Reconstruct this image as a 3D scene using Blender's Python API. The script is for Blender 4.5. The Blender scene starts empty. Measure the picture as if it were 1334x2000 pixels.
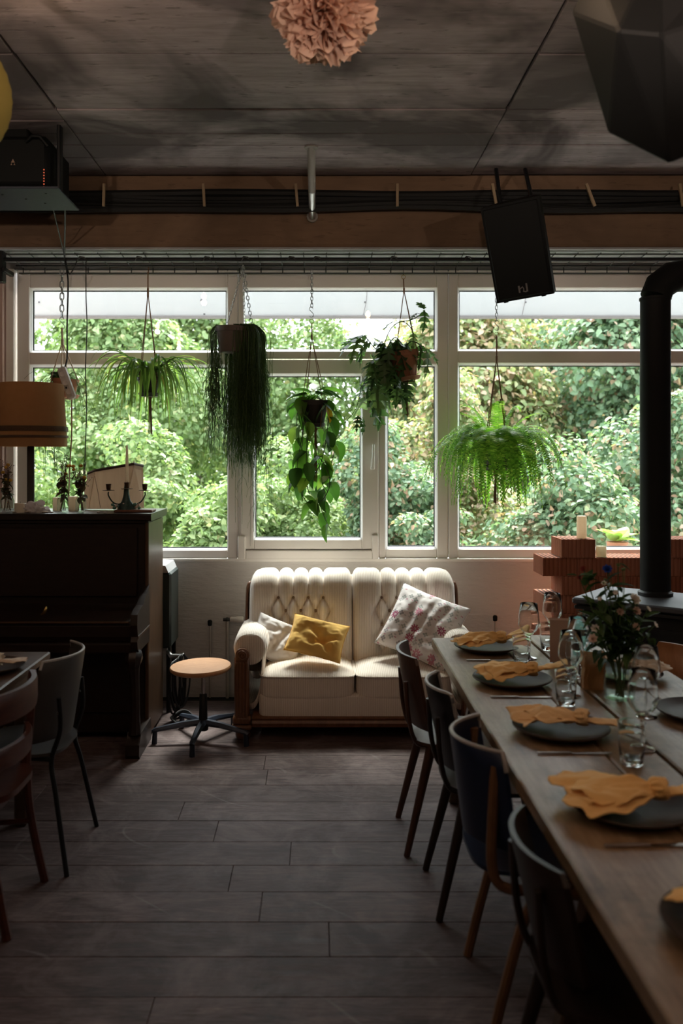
import bpy, bmesh, math, random
import numpy as np
from mathutils import Vector, Matrix, Euler, noise
from math import pi, sin, cos, tan, radians, sqrt, atan2, exp, hypot

C = bpy.context.scene.collection
SC = bpy.context.scene

# ------------------------------------------------------------------ camera
CAM_H, FPX, VPX, VPY = 1.65, 1700.0, 620.0, 888.0
cd = bpy.data.cameras.new('camera')
cam = bpy.data.objects.new('camera', cd); C.objects.link(cam)
cam.location = (0, 0, CAM_H); cam.rotation_euler = (pi/2, 0, 0)
cd.sensor_fit = 'VERTICAL'; cd.sensor_height = 36.0; cd.sensor_width = 24.0
cd.lens = FPX/2000*36.0
cd.shift_x = (667-VPX)/2000; cd.shift_y = -(1000-VPY)/2000
cd.clip_start = 0.05; cd.clip_end = 200
cd.dof.use_dof = True; cd.dof.focus_distance = 5.35; cd.dof.aperture_fstop = 2.2
SC.camera = cam

# ------------------------------------------------------------------ world: even overcast sky
w = bpy.data.worlds.new('overcast_sky'); SC.world = w; w.use_nodes = True
bg = w.node_tree.nodes['Background']
bg.inputs['Color'].default_value = (0.92, 0.95, 1.0, 1); bg.inputs['Strength'].default_value = 7.0

def lamp(name, loc, power, color, size):
    l = bpy.data.lights.new(name, 'POINT'); l.energy = power; l.color = color; l.shadow_soft_size = size
    o = bpy.data.objects.new(name, l); C.objects.link(o); o.location = loc
    return o
def portal(name, loc, rot, sx, sy):
    l = bpy.data.lights.new(name, 'AREA'); l.shape = 'RECTANGLE'; l.size = sx; l.size_y = sy
    l.cycles.is_portal = True
    o = bpy.data.objects.new(name, l); C.objects.link(o); o.location = loc; o.rotation_euler = rot

# veiled sun high behind the garden
sl = bpy.data.lights.new('veiled_sun', 'SUN'); sl.energy = 22.0; sl.angle = radians(24); sl.color = (1, .96, .9)
so = bpy.data.objects.new('veiled_sun', sl); C.objects.link(so); so.rotation_euler = Euler((radians(-27), 0, radians(-8)), 'XYZ')

# ------------------------------------------------------------------ exposure
vs = SC.view_settings
vs.view_transform = 'Standard'; vs.look = 'None'; vs.gamma = 1.0; vs.use_curve_mapping = False
vs.exposure = 0.0
SC.cycles.max_bounces = 14; SC.cycles.diffuse_bounces = 6; SC.cycles.glossy_bounces = 5
SC.cycles.transmission_bounces = 8; SC.cycles.transparent_max_bounces = 24
SC.cycles.caustics_reflective = False; SC.cycles.caustics_refractive = False
SC.cycles.sample_clamp_indirect = 6.0
SC.cycles.use_denoising = True

# ------------------------------------------------------------------ helpers
def P(px, py, Y):
    return Vector(((px-VPX)/FPX*Y, Y, CAM_H-(py-VPY)/FPX*Y))

def ob(name, me, parent=None, loc=None, rot=None, scale=None):
    o = bpy.data.objects.new(name, me); C.objects.link(o)
    if parent is not None: o.parent = parent
    if loc is not None: o.location = loc
    if rot is not None: o.rotation_euler = rot
    if scale is not None: o.scale = scale
    return o
def tag(o, label=None, cat=None, group=None, kind=None):
    if label: o['label'] = label
    if cat: o['category'] = cat
    if group: o['group'] = group
    if kind: o['kind'] = kind
    return o
def thing(name, label, cat, loc=(0,0,0), rz=0.0, group=None, rot=None):
    o = bpy.data.objects.new(name, None); C.objects.link(o)
    o.empty_display_size = 0.05; o.location = loc
    o.rotation_euler = rot if rot is not None else (0, 0, rz)
    return tag(o, label, cat, group)
def kids(o): return [c for c in C.objects if c.parent is o]
KIDS = {}
def dup(root, loc=None, rot=None, label=None, scale=None):
    def cp(o, par):
        c = o.copy(); C.objects.link(c); c.parent = par
        for ch in list(o.children): cp(ch, c)
        return c
    r = cp(root, None)
    if loc is not None: r.location = loc
    if rot is not None: r.rotation_euler = rot
    if scale is not None: r.scale = scale
    if label: r['label'] = label
    return r

class MB:
    def __init__(s): s.v=[]; s.f=[]
    def add(s, vs, fs):
        n=len(s.v); s.v += [tuple(v) for v in vs]; s.f += [tuple(i+n for i in f) for f in fs]; return s
    def box(s, c, d, b=0.0, M=None):
        """chamfered box: centre, full size, chamfer"""
        hx,hy,hz=[k/2 for k in d]
        if b<=0:
            vs=[(x*hx,y*hy,z*hz) for x in(-1,1) for y in(-1,1) for z in(-1,1)]
            fs=[(0,1,3,2),(4,6,7,5),(0,4,5,1),(2,3,7,6),(0,2,6,4),(1,5,7,3)]
        else:
            b=min(b,hx*.98,hy*.98,hz*.98)
            vs=[];idx={}
            for x in(-1,1):
                for y in(-1,1):
                    for z in(-1,1):
                        idx[x,y,z,0]=len(vs); vs.append((x*hx,y*(hy-b),z*(hz-b)))
                        idx[x,y,z,1]=len(vs); vs.append((x*(hx-b),y*hy,z*(hz-b)))
                        idx[x,y,z,2]=len(vs); vs.append((x*(hx-b),y*(hy-b),z*hz))
            fs=[]
            for s_ in(-1,1):
                fs.append([idx[s_,y,z,0] for y,z in((-1,-1),(1,-1),(1,1),(-1,1))][::s_])
                fs.append([idx[x,s_,z,1] for x,z in((-1,-1),(-1,1),(1,1),(1,-1))][::s_])
                fs.append([idx[x,y,s_,2] for x,y in((-1,-1),(1,-1),(1,1),(-1,1))][::s_])
            for a in(-1,1):
                for c2 in(-1,1):
                    fs.append([idx[a,c2,-1,0],idx[a,c2,1,0],idx[a,c2,1,1],idx[a,c2,-1,1]][::(-a*c2)])
                    fs.append([idx[a,-1,c2,0],idx[a,1,c2,0],idx[a,1,c2,2],idx[a,-1,c2,2]][::(a*c2)])
                    fs.append([idx[-1,a,c2,1],idx[1,a,c2,1],idx[1,a,c2,2],idx[-1,a,c2,2]][::(-a*c2)])
            for x in(-1,1):
                for y in(-1,1):
                    for z in(-1,1):
                        fs.append([idx[x,y,z,0],idx[x,y,z,1],idx[x,y,z,2]][::x*y*z])
        c=Vector(c)
        if M is not None: vs=[M@Vector(v)+c for v in vs]
        else: vs=[Vector(v)+c for v in vs]
        return s.add(vs,fs)
    def tube(s, pts, r, n=8, cap=True, closed=False, flat=None):
        """tube along pts; r number or list; flat=(up vector, ratio) squashes the section"""
        pts=[Vector(p) for p in pts]; m=len(pts)
        rs=r if isinstance(r,(list,tuple)) else [r]*m
        base=len(s.v); up=None
        for i,p in enumerate(pts):
            a=pts[(i-1)%m] if (closed or i>0) else p
            b=pts[(i+1)%m] if (closed or i<m-1) else p
            t=(b-a).normalized() if (b-a).length>1e-9 else Vector((0,0,1))
            if up is None:
                up=Vector((0,0,1)) if abs(t.z)<.9 else Vector((1,0,0))
                if flat: up=Vector(flat[0])
            u=(up-t*up.dot(t))
            if u.length<1e-6: u=t.orthogonal()
            u.normalize(); v=t.cross(u); up=u
            k=flat[1] if flat else 1.0
            for j in range(n):
                an=2*pi*(j+.5)/n
                s.v.append(tuple(p+u*(cos(an)*rs[i]*k)+v*(sin(an)*rs[i])))
        lim=m if closed else m-1
        for i in range(lim):
            for j in range(n):
                a=base+i*n+j; b=base+i*n+(j+1)%n; i2=(i+1)%m
                c=base+i2*n+(j+1)%n; d=base+i2*n+j
                s.f.append((a,b,c,d))
        if cap and not closed:
            s.f.append(tuple(base+j for j in range(n))[::-1]); s.f.append(tuple(base+(m-1)*n+j for j in range(n)))
        return s
    def lathe(s, prof, c=(0,0,0), n=24, M=None, a0=0, cap=False, wob=None):
        """prof list of (r,z)"""
        base=len(s.v); c=Vector(c)
        for i,(r,z) in enumerate(prof):
            for j in range(n):
                an=2*pi*j/n+a0
                rr=r*(wob(an,z) if wob else 1)
                v=Vector((rr*cos(an),rr*sin(an),z))
                if M is not None: v=M@v
                s.v.append(tuple(v+c))
        for i in range(len(prof)-1):
            for j in range(n):
                s.f.append((base+i*n+j,base+i*n+(j+1)%n,base+(i+1)*n+(j+1)%n,base+(i+1)*n+j))
        if cap:
            s.f.append(tuple(base+j for j in range(n))[::-1]); k=base+(len(prof)-1)*n
            s.f.append(tuple(k+j for j in range(n)))
        return s
    def grid(s, fn, nu, nv, closed_u=False):
        base=len(s.v)
        for i in range(nv+1):
            for j in range(nu if closed_u else nu+1):
                s.v.append(tuple(fn(j/nu,i/nv)))
        w=nu if closed_u else nu+1
        for i in range(nv):
            for j in range(nu):
                j2=(j+1)%w
                s.f.append((base+i*w+j,base+i*w+j2,base+(i+1)*w+j2,base+(i+1)*w+j))
        return s
    def ball(s, c, r, n=10, m=7, sc=(1,1,1), M=None):
        c=Vector(c)
        def fn(u,v):
            th=pi*v; ph=2*pi*u
            p=Vector((sc[0]*r*sin(th)*cos(ph),sc[1]*r*sin(th)*sin(ph),-sc[2]*r*cos(th)))
            return (M@p if M is not None else p)+c
        return s.grid(fn,n,m,True)
    def prism(s, poly, axis, a, b):
        """extrude 2-D polygon along axis 'x','y','z' from a to b"""
        def mk(p,t):
            return {'x':(t,p[0],p[1]),'y':(p[0],t,p[1]),'z':(p[0],p[1],t)}[axis]
        n=len(poly)
        vs=[mk(p,a) for p in poly]+[mk(p,b) for p in poly]
        fs=[tuple(range(n))[::-1],tuple(range(n,2*n))]+[(i,(i+1)%n,(i+1)%n+n,i+n) for i in range(n)]
        return s.add(vs,fs)
    def mesh(s, name, mat, smooth=True, fix=True, ang=40):
        me=bpy.data.meshes.new(name); me.from_pydata(s.v,[],s.f); me.update()
        if fix:
            bm=bmesh.new(); bm.from_mesh(me)
            bmesh.ops.remove_doubles(bm,verts=bm.verts,dist=1e-5)
            bmesh.ops.recalc_face_normals(bm,faces=bm.faces); bm.to_mesh(me); bm.free()
        if mat is not None: me.materials.append(mat)
        if smooth:
            me.shade_smooth()
            if ang: me.set_sharp_from_angle(angle=radians(ang))
        return me
    def build(s, name, mat, parent=None, smooth=True, fix=True, ang=40, loc=None, rot=None, label=None):
        o=ob(name, s.mesh(name,mat,smooth,fix,ang), parent, loc, rot)
        if label: o['label']=label
        return o
def struct(o): o['kind']='structure'; return o
def bez(p0,p1,p2,n=10):
    p0,p1,p2=Vector(p0),Vector(p1),Vector(p2)
    return [p0*(1-t)**2+p1*2*t*(1-t)+p2*t*t for t in [i/n for i in range(n+1)]]
def smoothpath(pts,k=6):
    pts=[Vector(p) for p in pts]; out=[]
    for i in range(len(pts)-1):
        p0=pts[max(i-1,0)];p1=pts[i];p2=pts[i+1];p3=pts[min(i+2,len(pts)-1)]
        for j in range(k):
            t=j/k
            out.append(.5*((2*p1)+(p2-p0)*t+(2*p0-5*p1+4*p2-p3)*t*t+(3*p1-p0-3*p2+p3)*t**3))
    out.append(pts[-1]); return out
def S(x,a,b):
    t=min(1,max(0,(x-a)/(b-a))); return t*t*(3-2*t)

# ------------------------------------------------------------------ materials
class N:
    """tiny node helper"""
    def __init__(s,name):
        s.m=bpy.data.materials.new(name); s.m.use_nodes=True; s.t=s.m.node_tree; s.n=s.t.nodes; s.l=s.t.links
        s.b=s.n['Principled BSDF']; s.out=s.n['Material Output']
    def a(s,typ,**kw):
        x=s.n.new('ShaderNode'+typ)
        for k,v in kw.items():
            if k.startswith('_'): x.inputs[k[1:].replace('_',' ')].default_value=v
            else: setattr(x,k,v)
        return x
    def lk(s,a,b): s.l.new(a,b)
    def math(s,op,a,b=None,c=None,clamp=False):
        x=s.n.new('ShaderNodeMath'); x.operation=op; x.use_clamp=clamp
        for i,k in enumerate((a,b,c)):
            if k is None: continue
            if isinstance(k,(int,float)): x.inputs[i].default_value=k
            else: s.lk(k,x.inputs[i])
        return x.outputs[0]
    def mix(s,f,a,b,mode='MIX'):
        x=s.n.new('ShaderNodeMix'); x.data_type='RGBA'; x.blend_type=mode
        for i,k in ((0,f),(6,a),(7,b)):
            if isinstance(k,(int,float)): x.inputs[i].default_value=k
            elif isinstance(k,tuple): x.inputs[i].default_value=(*k,1) if len(k)==3 else k
            else: s.lk(k,x.inputs[i])
        return x.outputs[2]
    def ramp(s,f,stops):
        x=s.n.new('ShaderNodeValToRGB'); e=x.color_ramp.elements
        while len(e)<len(stops): e.new(.5)
        for k,(p,c) in zip(e,stops): k.position=p; k.color=(*c,1) if len(c)==3 else c
        s.lk(f,x.inputs[0]); return x.outputs[0]
    def coord(s,scale=(1,1,1),out='Object',rot=(0,0,0)):
        tc=s.n.new('ShaderNodeTexCoord'); mp=s.n.new('ShaderNodeMapping'); mp.inputs['Scale'].default_value=scale
        mp.inputs['Rotation'].default_value=rot
        s.lk(tc.outputs[out],mp.inputs['Vector']); return mp.outputs[0]
    def world(s,scale=(1,1,1)):
        g=s.n.new('ShaderNodeNewGeometry'); mp=s.n.new('ShaderNodeMapping'); mp.inputs['Scale'].default_value=scale
        s.lk(g.outputs['Position'],mp.inputs['Vector']); return mp.outputs[0]
    def noise(s,vec,scale,detail=4,rough=.6,out=0,dist=0):
        x=s.a('TexNoise',_Scale=scale,_Detail=detail,_Roughness=rough,_Distortion=dist); s.lk(vec,x.inputs['Vector']); return x.outputs[out]
    def bump(s,h,strength=.3,dist=.01):
        x=s.a('Bump',_Strength=strength,_Distance=dist); s.lk(h,x.inputs['Height']); s.lk(x.outputs[0],s.b.inputs['Normal']); return x
    def island(s): return s.n.new('ShaderNodeNewGeometry').outputs['Random Per Island']
    def objrand(s): return s.n.new('ShaderNodeObjectInfo').outputs['Random']
    def set(s,color=None,rough=None,metal=None,spec=None):
        b=s.b.inputs
        if color is not None:
            if isinstance(color,tuple): b['Base Color'].default_value=(*color,1)
            else: s.lk(color,b['Base Color'])
        if rough is not None:
            if isinstance(rough,(int,float)): b['Roughness'].default_value=rough
            else: s.lk(rough,b['Roughness'])
        if metal is not None: b['Metallic'].default_value=metal
        if spec is not None: b['Specular IOR Level'].default_value=spec
        return s.m
    def translucent(s,colout,f):
        """mix a translucent share so light passes through thin leaves / cloth"""
        t=s.n.new('ShaderNodeBsdfTranslucent'); mx=s.n.new('ShaderNodeMixShader'); mx.inputs[0].default_value=f
        if isinstance(colout,tuple): t.inputs[0].default_value=(*colout,1)
        else: s.lk(colout,t.inputs[0])
        s.lk(s.b.outputs[0],mx.inputs[1]); s.lk(t.outputs[0],mx.inputs[2]); s.lk(mx.outputs[0],s.out.inputs['Surface'])
        return s.m

def plain(name,color,rough=.5,metal=0,var=.12,scale=40,bump=.05,spec=.5):
    k=N(name); v=k.coord(); n=k.noise(v,scale)
    c=k.mix(n,tuple(x*(1-var) for x in color),tuple(min(1,x*(1+var)) for x in color))
    k.set(c,rough,metal,spec)
    if bump: k.bump(n,bump,.005)
    return k.m
def wood(name,dark,light,rough=.45,scale=(3,3,30),axis_rot=(0,0,0),bump=.08,spec=.4):
    k=N(name); v=k.coord(scale,rot=axis_rot); n=k.noise(v,3.0,6,.65,dist=.4); f=k.noise(v,14,3,.5)
    g=k.math('ADD',k.math('MULTIPLY',n,.75),k.math('MULTIPLY',f,.25))
    c=k.ramp(g,[(.3,dark),(.7,light)])
    k.set(c,rough,0,spec); k.bump(g,bump,.003); return k.m
def leafmat(name,stops,rough=.45,trans=.35,per='island',spec=.35,tboost=1.4):
    k=N(name); r=k.island() if per=='island' else k.objrand()
    c=k.ramp(r,stops); n=k.noise(k.coord(),30,2)
    c=k.mix(k.math('MULTIPLY',n,.5),c,k.mix(.5,c,(0.02,.05,.01)))
    k.set(c,rough,0,spec)
    bc=k.mix(1.0,c,(tboost,tboost*1.05,tboost*.6),'MULTIPLY')
    return k.translucent(bc,trans)
def glassmat(name,tint=(1,1,1),ior=1.45,rough=0.0,spec_boost=1.0):
    """thin clear glass: Fresnel mix of see-through and mirror"""
    k=N(name); k.n.remove(k.b)
    lw=k.a('LayerWeight',_Blend=.5); f0=((ior-1)/(ior+1))**2     # Schlick on |cos|, the same from both sides
    fs=k.math('ADD',k.math('MULTIPLY',k.math('POWER',lw.outputs['Facing'],5.0),1-f0),f0); tr=k.n.new('ShaderNodeBsdfTransparent'); tr.inputs[0].default_value=(*tint,1)
    gl=k.n.new('ShaderNodeBsdfGlossy'); gl.inputs['Roughness'].default_value=rough
    mx=k.n.new('ShaderNodeMixShader')
    k.lk(k.math('MULTIPLY',fs,spec_boost,clamp=True),mx.inputs[0]); k.lk(tr.outputs[0],mx.inputs[1]); k.lk(gl.outputs[0],mx.inputs[2])
    k.lk(mx.outputs[0],k.out.inputs['Surface']); return k.m

M={}
def concrete(name,base,dark,warm=None,stretch=(1.5,14,14)):
    k=N(name); v=k.world(stretch); n=k.noise(v,1.6,8,.7); big=k.noise(k.world((.9,.9,.9)),1.3,4,.6,dist=.6); fine=k.noise(k.world((14,60,60)),1.0,4,.7)
    st=k.ramp(big,[(.40,(0,0,0)),(.58,(1,1,1))]); gr=k.ramp(n,[(.3,(0,0,0)),(.7,(1,1,1))])
    pits=k.ramp(k.noise(k.world((5,22,22)),1.8,3,.6),[(.30,(0,0,0)),(.38,(1,1,1))])
    c=k.mix(k.math('MULTIPLY',st,.85),dark,base); c=k.mix(k.math('MULTIPLY',gr,.55),k.mix(.7,c,dark),c)
    c=k.mix(fine,k.mix(.35,c,dark),c); c=k.mix(pits,k.mix(.75,c,dark),c)
    k.set(c,.85,0,.2); k.bump(k.math('ADD',n,k.math('MULTIPLY',pits,.6)),.5,.006); return k.m
M['ceiling']=concrete('board_marked_concrete',(.70,.59,.60),(.095,.08,.08))
M['beam']=concrete('brown_concrete',(.30,.19,.12),(.13,.085,.055))
M['soffit']=concrete('pale_concrete',(.5,.5,.5),(.3,.3,.3))
def mk_plaster():
    k=N('rough_plaster'); v=k.world((1.2,1,5)); n=k.noise(v,7,6,.6); b=k.noise(k.world(),1.5,3)
    c=k.mix(b,(.52,.50,.485),(.62,.60,.58)); k.set(c,.8,0,.25); k.bump(n,.5,.02); return k.m
M['plaster']=mk_plaster()
M['pinkwall']=plain('pinkish_paint',(.62,.44,.38),.7,scale=6)
M['darkwall']=plain('grey_paint',(.34,.31,.29),.8,scale=3)
M['pvc']=plain('white_window_plastic',(.80,.77,.74),.35,var=.03,scale=5,bump=0)
M['bead']=plain('white_bead_plastic',(.88,.88,.88),.3,var=.02,bump=0)
M['gasket']=plain('black_rubber',(.02,.025,.03),.6,bump=0)
M['pane']=glassmat('window_glass',(.94,.97,.96),1.5)
M['black']=plain('black_matt',(.005,.006,.006),.65,bump=.04,spec=.18)
M['blacksteel']=plain('black_steel',(.008,.009,.010),.45,bump=.03,spec=.3)
M['blackplastic']=plain('black_plastic',(.005,.006,.006),.6,bump=.1,scale=200,spec=.15)
M['greyplate']=plain('grey_metal_plate',(.055,.062,.080),.6,0,spec=.2)
M['cable']=plain('black_cable',(.008,.009,.009),.5,bump=0)
M['wire']=plain('dark_wire',(.055,.06,.06),.45,.6,bump=0)
M['chain']=plain('zinc_chain',(.42,.43,.44),.35,.85,bump=0)
M['steel']=plain('steel',(.62,.62,.62),.28,1.0,bump=0)
M['brass']=plain('brass',(.50,.33,.12),.35,1.0,bump=0)
M['duct']=plain('grey_painted_pipe',(.22,.20,.18),.6)
M['zinc']=plain('zinc_pipe',(.55,.56,.57),.35,.9)
M['clipwood']=plain('pale_wood_clip',(.30,.22,.13),.6)
def mk_floor():
    k=N('worn_dark_oak'); r=k.objrand(); v=k.coord((2.2,16,16)); 
    tc=k.n.new('ShaderNodeTexCoord'); vv=k.n.new('ShaderNodeVectorMath'); vv.operation='ADD'
    cmb=k.n.new('ShaderNodeCombineXYZ'); k.lk(k.math('MULTIPLY',r,37),cmb.inputs[0]); k.lk(k.math('MULTIPLY',r,91),cmb.inputs[1])
    k.lk(v,vv.inputs[0]); k.lk(cmb.outputs[0],vv.inputs[1])
    n=k.noise(vv.outputs[0],2.2,9,.7,dist=.9); fine=k.noise(vv.outputs[0],9,4,.7)
    g=k.math('ADD',k.math('MULTIPLY',n,.7),k.math('MULTIPLY',fine,.3))
    c=k.ramp(g,[(.36,(.032,.020,.018)),(.5,(.105,.072,.067)),(.64,(.215,.158,.150))])
    c=k.mix(k.math('MULTIPLY',r,.6),c,(.045,.028,.025))
    wear=k.noise(k.world((1.6,1.6,1)),2.2,6,.7,dist=.8); wr=k.ramp(wear,[(.46,(0,0,0)),(.66,(1,1,1))])
    c=k.mix(k.math('MULTIPLY',wr,.45),c,(.26,.205,.198))
    # scratches
    s1=k.a('TexWave',wave_type='BANDS',_Scale=.9,_Distortion=7.0,_Detail=2.0); s1.bands_direction='DIAGONAL'; k.lk(k.world((1,1.2,1)),s1.inputs['Vector'])
    sm=k.ramp(s1.outputs[1],[(.9985,(0,0,0)),(1.0,(1,1,1))]); brk=k.ramp(k.noise(k.world(),3,3),[(.5,(0,0,0)),(.62,(1,1,1))])
    c=k.mix(k.math('MULTIPLY',k.math('MULTIPLY',sm,brk),.22),c,(.4,.37,.35))
    ro=k.math('ADD',k.math('MULTIPLY',n,.40),.40)
    k.set(c,ro,0,.20); k.bump(g,.45,.005); return k.m
M['floor']=mk_floor()
M['slab']=plain('dark_gap',(.015,.012,.01),.9,bump=0)
# ================================================================== ROOM SHELL
WY=5.95            # inner face of the window wall
XL,XR,YB,ZC=-3.3,4.2,-2.6,3.42
bs=MB(); bs.box(((XL+XR)/2,(YB+6.25)/2,-.085),(XR-XL,6.25-YB,.13)); floor=struct(bs.build('floor',M['slab'],None))
# floorboards: 21 cm wide, run along x, laid with staggered ends
rng=random.Random(4)
JOINT={4.14:-1.35,3.93:-.63,3.72:-.445,3.51:-.112,3.30:-.338,3.085:-.207,2.875:.04}
def board_mesh(L,W):
    k=MB(); k.box((0,0,-.010),(L,W,.020),.0014); return k.mesh('floorboard',M['floor'],False)
lens=[2.2,1.7,2.6,1.25]; bmesh_cache={}
ys=[]; y=4.349
while y<5.95: ys.append(y); y+=.2125
ys=[5.95-.0]+ys[::-1] if False else ys[::-1]
seams=sorted(set([round(4.349-.2125*i,4) for i in range(1,18)]+[round(4.349+.2125*i,4) for i in range(0,8)]))
for i in range(len(seams)-1):
    y0,y1=seams[i],seams[i+1]
    y1=min(y1,5.94)
    if y1-y0<.03: continue
    near=[v for k_,v in JOINT.items() if abs(k_-y0)<.09]
    j=near[0] if near else rng.uniform(-1.2,1.0)
    cuts=[XL+.02,XR-.02]
    x=j
    while x>XL+.4: cuts.append(x); x-=rng.choice((2.05,2.2,2.4))
    x=j+rng.choice((2.1,2.3))
    while x<XR-.4: cuts.append(x); x+=rng.choice((2.05,2.2,2.4))
    cuts=sorted(set(cuts))
    for a,b in zip(cuts[:-1],cuts[1:]):
        if a>3.4 or b<-3.2: continue
        o=ob('floorboard',board_mesh(b-a-.002,y1-y0-.002),floor,((a+b)/2,(y0+y1)/2,rng.uniform(-.0008,.0004)))
# ceiling: slab with board-marked cast panels, open joints
k=MB(); k.box(((XL+XR)/2,(YB+6.10)/2,ZC+.07),(XR-XL,6.10-YB,.10)); ceiling=struct(k.build('ceiling',M['slab']))
crow=[-2.5,-1.5,-.5,.46,1.10,1.85,2.55,3.20,3.84,4.46,4.61,4.79,4.97,5.18,5.50]
ccol=[XL,-1.34,.97,3.28,XR]
crng=random.Random(9)
for i in range(len(crow)-1):
    for a,b in zip(ccol[:-1],ccol[1:]):
        if i>=9 and a==ccol[1]:   # the narrow boards run on past the panel joint in places
            pass
        g=.014 if i<9 else .005
        dz=crng.uniform(-.003,.003)
        q=MB(); q.box((0,0,0),(b-a-g,crow[i+1]-crow[i]-g,.022),.003)
        q.build('ceiling_panel',M['ceiling'],ceiling,False,loc=((a+b)/2,(crow[i]+crow[i+1])/2,ZC+.010+dz))
# recessed fixing holes and rust marks in the ceiling
def wall(name,c,d,mat): 
    k=MB(); k.box(c,d); return struct(k.build(name,mat,None,False))
wall('wall_back',((XL+XR)/2,WY+.15,.46),(XR-XL,.30,.935),M['plaster'])
wall('wall_left',(XL-.1,(YB+6.25)/2,1.7),(.2,6.25-YB,3.6),M['darkwall'])
wall('wall_right',(XR+.1,(YB+6.25)/2,1.7),(.2,6.25-YB,3.6),M['darkwall'])
wall('wall_front',((XL+XR)/2,YB-.1,1.7),(XR-XL+.4,.2,3.6),M['darkwall'])
# pier left of the windows and lintel above them
wall('wall_pier',((XL-2.135)/2,WY+.10,1.93),(-2.135-XL,.30,2.0),M['pinkwall'])
wall('trim_1',(-2.10,WY+.055,1.925),(.05,.13,1.985),M['pvc'])
wall('wall_lintel',((XL+XR)/2,WY+.08,3.20),(XR-XL,.12,.56),M['soffit'])
# drop beam in front of the windows
k=MB(); k.prism([(5.54,2.99),(5.55,2.975),(5.93,2.975),(5.93,ZC+.02),(5.54,ZC+.02)],'x',XL,XR)
beam=struct(k.build('beam',M['beam'],None,False))
k=MB(); k.box(((XL+XR)/2,5.745,2.966),(XR-XL,.40,.014),.003); k.build('beam_lit_soffit',M['soffit'],beam,False)  # paler strip: window light on the beam's underside put into its colour
# window sill strip under the frames
k=MB(); k.box(((XL+XR)/2+.3,WY-.006,.931),(XR-XL-1.4,.025,.022),.004); struct(k.build('trim_2',M['pvc'],None,False))

# ---------------------------------------------------------------- windows (frame face at FY)
FY=5.963
def WX(px): return (px-VPX)/FPX*FY
def WZ(py): return CAM_H-(py-VPY)/FPX*FY
def bars(lst,name,parent,y0=FY,d=.085,mat=None,b=.006):
    k=MB()
    for (x0,x1,y_0,y_1) in lst:
        k.box(((WX(x0)+WX(x1))/2,y0+d/2,(WZ(y_0)+WZ(y_1))/2),(abs(WX(x1)-WX(x0)),d,abs(WZ(y_1)-WZ(y_0))),b)
    return k.build(name,mat or M['pvc'],parent,False)
def ring(x0,x1,z0,z1,w,ya,yb,inset):
    """picture-frame ring: outer rect at ya, stepping in by w; sloped to yb"""
    k=MB()
    o=[(x0,z0),(x1,z0),(x1,z1),(x0,z1)]; i=[(x0+w,z0+w),(x1-w,z0+w),(x1-w,z1-w),(x0+w,z1-w)]
    vs=[(p[0],ya,p[1]) for p in o]+[(p[0],yb,p[1]) for p in i]+[(p[0],ya+inset,p[1]) for p in o]+[(p[0],yb+inset,p[1]) for p in i]
    fs=[]
    for a in range(4):
        b=(a+1)%4
        fs+= [(a,b,4+b,4+a),(8+a,8+b,b,a),(4+a,4+b,12+b,12+a),(12+a,12+b,8+b,8+a)]
    return k.add(vs,fs)
def glazing(win,rect,fy=FY):
    """rect px x0,x1,y0,y1 of visible glass"""
    x0,x1,z1,z0=WX(rect[0]),WX(rect[1]),WZ(rect[2]),WZ(rect[3])
    g=.016
    f=ring(x0-g,x1+g,z0-g,z1+g,.018,fy+.002,fy+.026,.02).build('glazing_bead',M['bead'],win,False)
    ring(x0-.001,x1+.001,z0-.001,z1+.001,.009,fy+.040,fy+.040,.012).build('gasket',M['gasket'],win,False)
    q=MB(); q.box(((x0+x1)/2,fy+.055,(z0+z1)/2),(x1-x0+.02,.006,z1-z0+.02)); q.build('pane',M['pane'],win,False)
    portal('window_portal',((x0+x1)/2,fy+.09,(z0+z1)/2),(-pi/2,0,0),x1-x0,z1-z0)
def window(n,label):
    o=bpy.data.objects.new('window_%d'%n,None); C.objects.link(o); o.empty_display_size=.05; struct(o); o['label']=label; return o
T0,T1=527,563
w1=window(1,'left white window of the long glazed wall, behind the piano')
bars([(33,58,T0,1091),(444,464.2,T0,1091),(58,444,T0,T1),(58,444,687,713),(58,444,1074,1091)],'frame',w1)
glazing(w1,(60.5,442,565,684.5)); glazing(w1,(60.5,445,716,1072))
w2=window(2,'white window above the sofa with tilting sash and handle')
bars([(465.2,477,T0,1091),(853.5,875.3,T0,1091),(477,853.5,T0,T1),(477,853.5,685,700),(740,753,700,1091),(753,853.5,700,712),(753,853.5,1072,1091),(477,740,1072,1091)],'frame',w2)
glazing(w2,(474.5,851,565,682.5)); glazing(w2,(757,851,714,1069))
bars([(470,496,703,1072),(707,739,703,1072),(496,707,703,731),(496,707,1053,1072)],'sash',w2,FY-.018,.07)
glazing(w2,(498,705,734,1051),FY-.018)
bars([(480,727,1074,1092)],'sash_rail',w2,FY-.030,.03)
bars([(465,480,1046,1092)],'runner_cover',w2,FY-.036,.045); bars([(726,739,1044,1092)],'runner_cover',w2,FY-.036,.045)
k=MB(); k.box((WX(727.5),FY-.024,WZ(905)),(.030,.014,.085),.005); k.tube([(WX(727.5),FY-.03,WZ(910)),(WX(727.5),FY-.06,WZ(910)),(WX(728),FY-.062,WZ(905)),(WX(728.5),FY-.06,WZ(868))],[.010,.011,.011,.009],8)
k.build('handle',M['bead'],w2)
w3=window(3,'white window right of the sofa, behind the fern')
bars([(876.5,895,T0,1091),(1261,1290,T0,1091),(895,1261,T0,T1),(895,1261,684,710),(895,1261,1072,1091)],'frame',w3)
glazing(w3,(897.5,1260,565,682)); glazing(w3,(897.5,1257,712.5,1070))
w4=window(4,'white window at the far right, behind the stove pipe')
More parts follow.
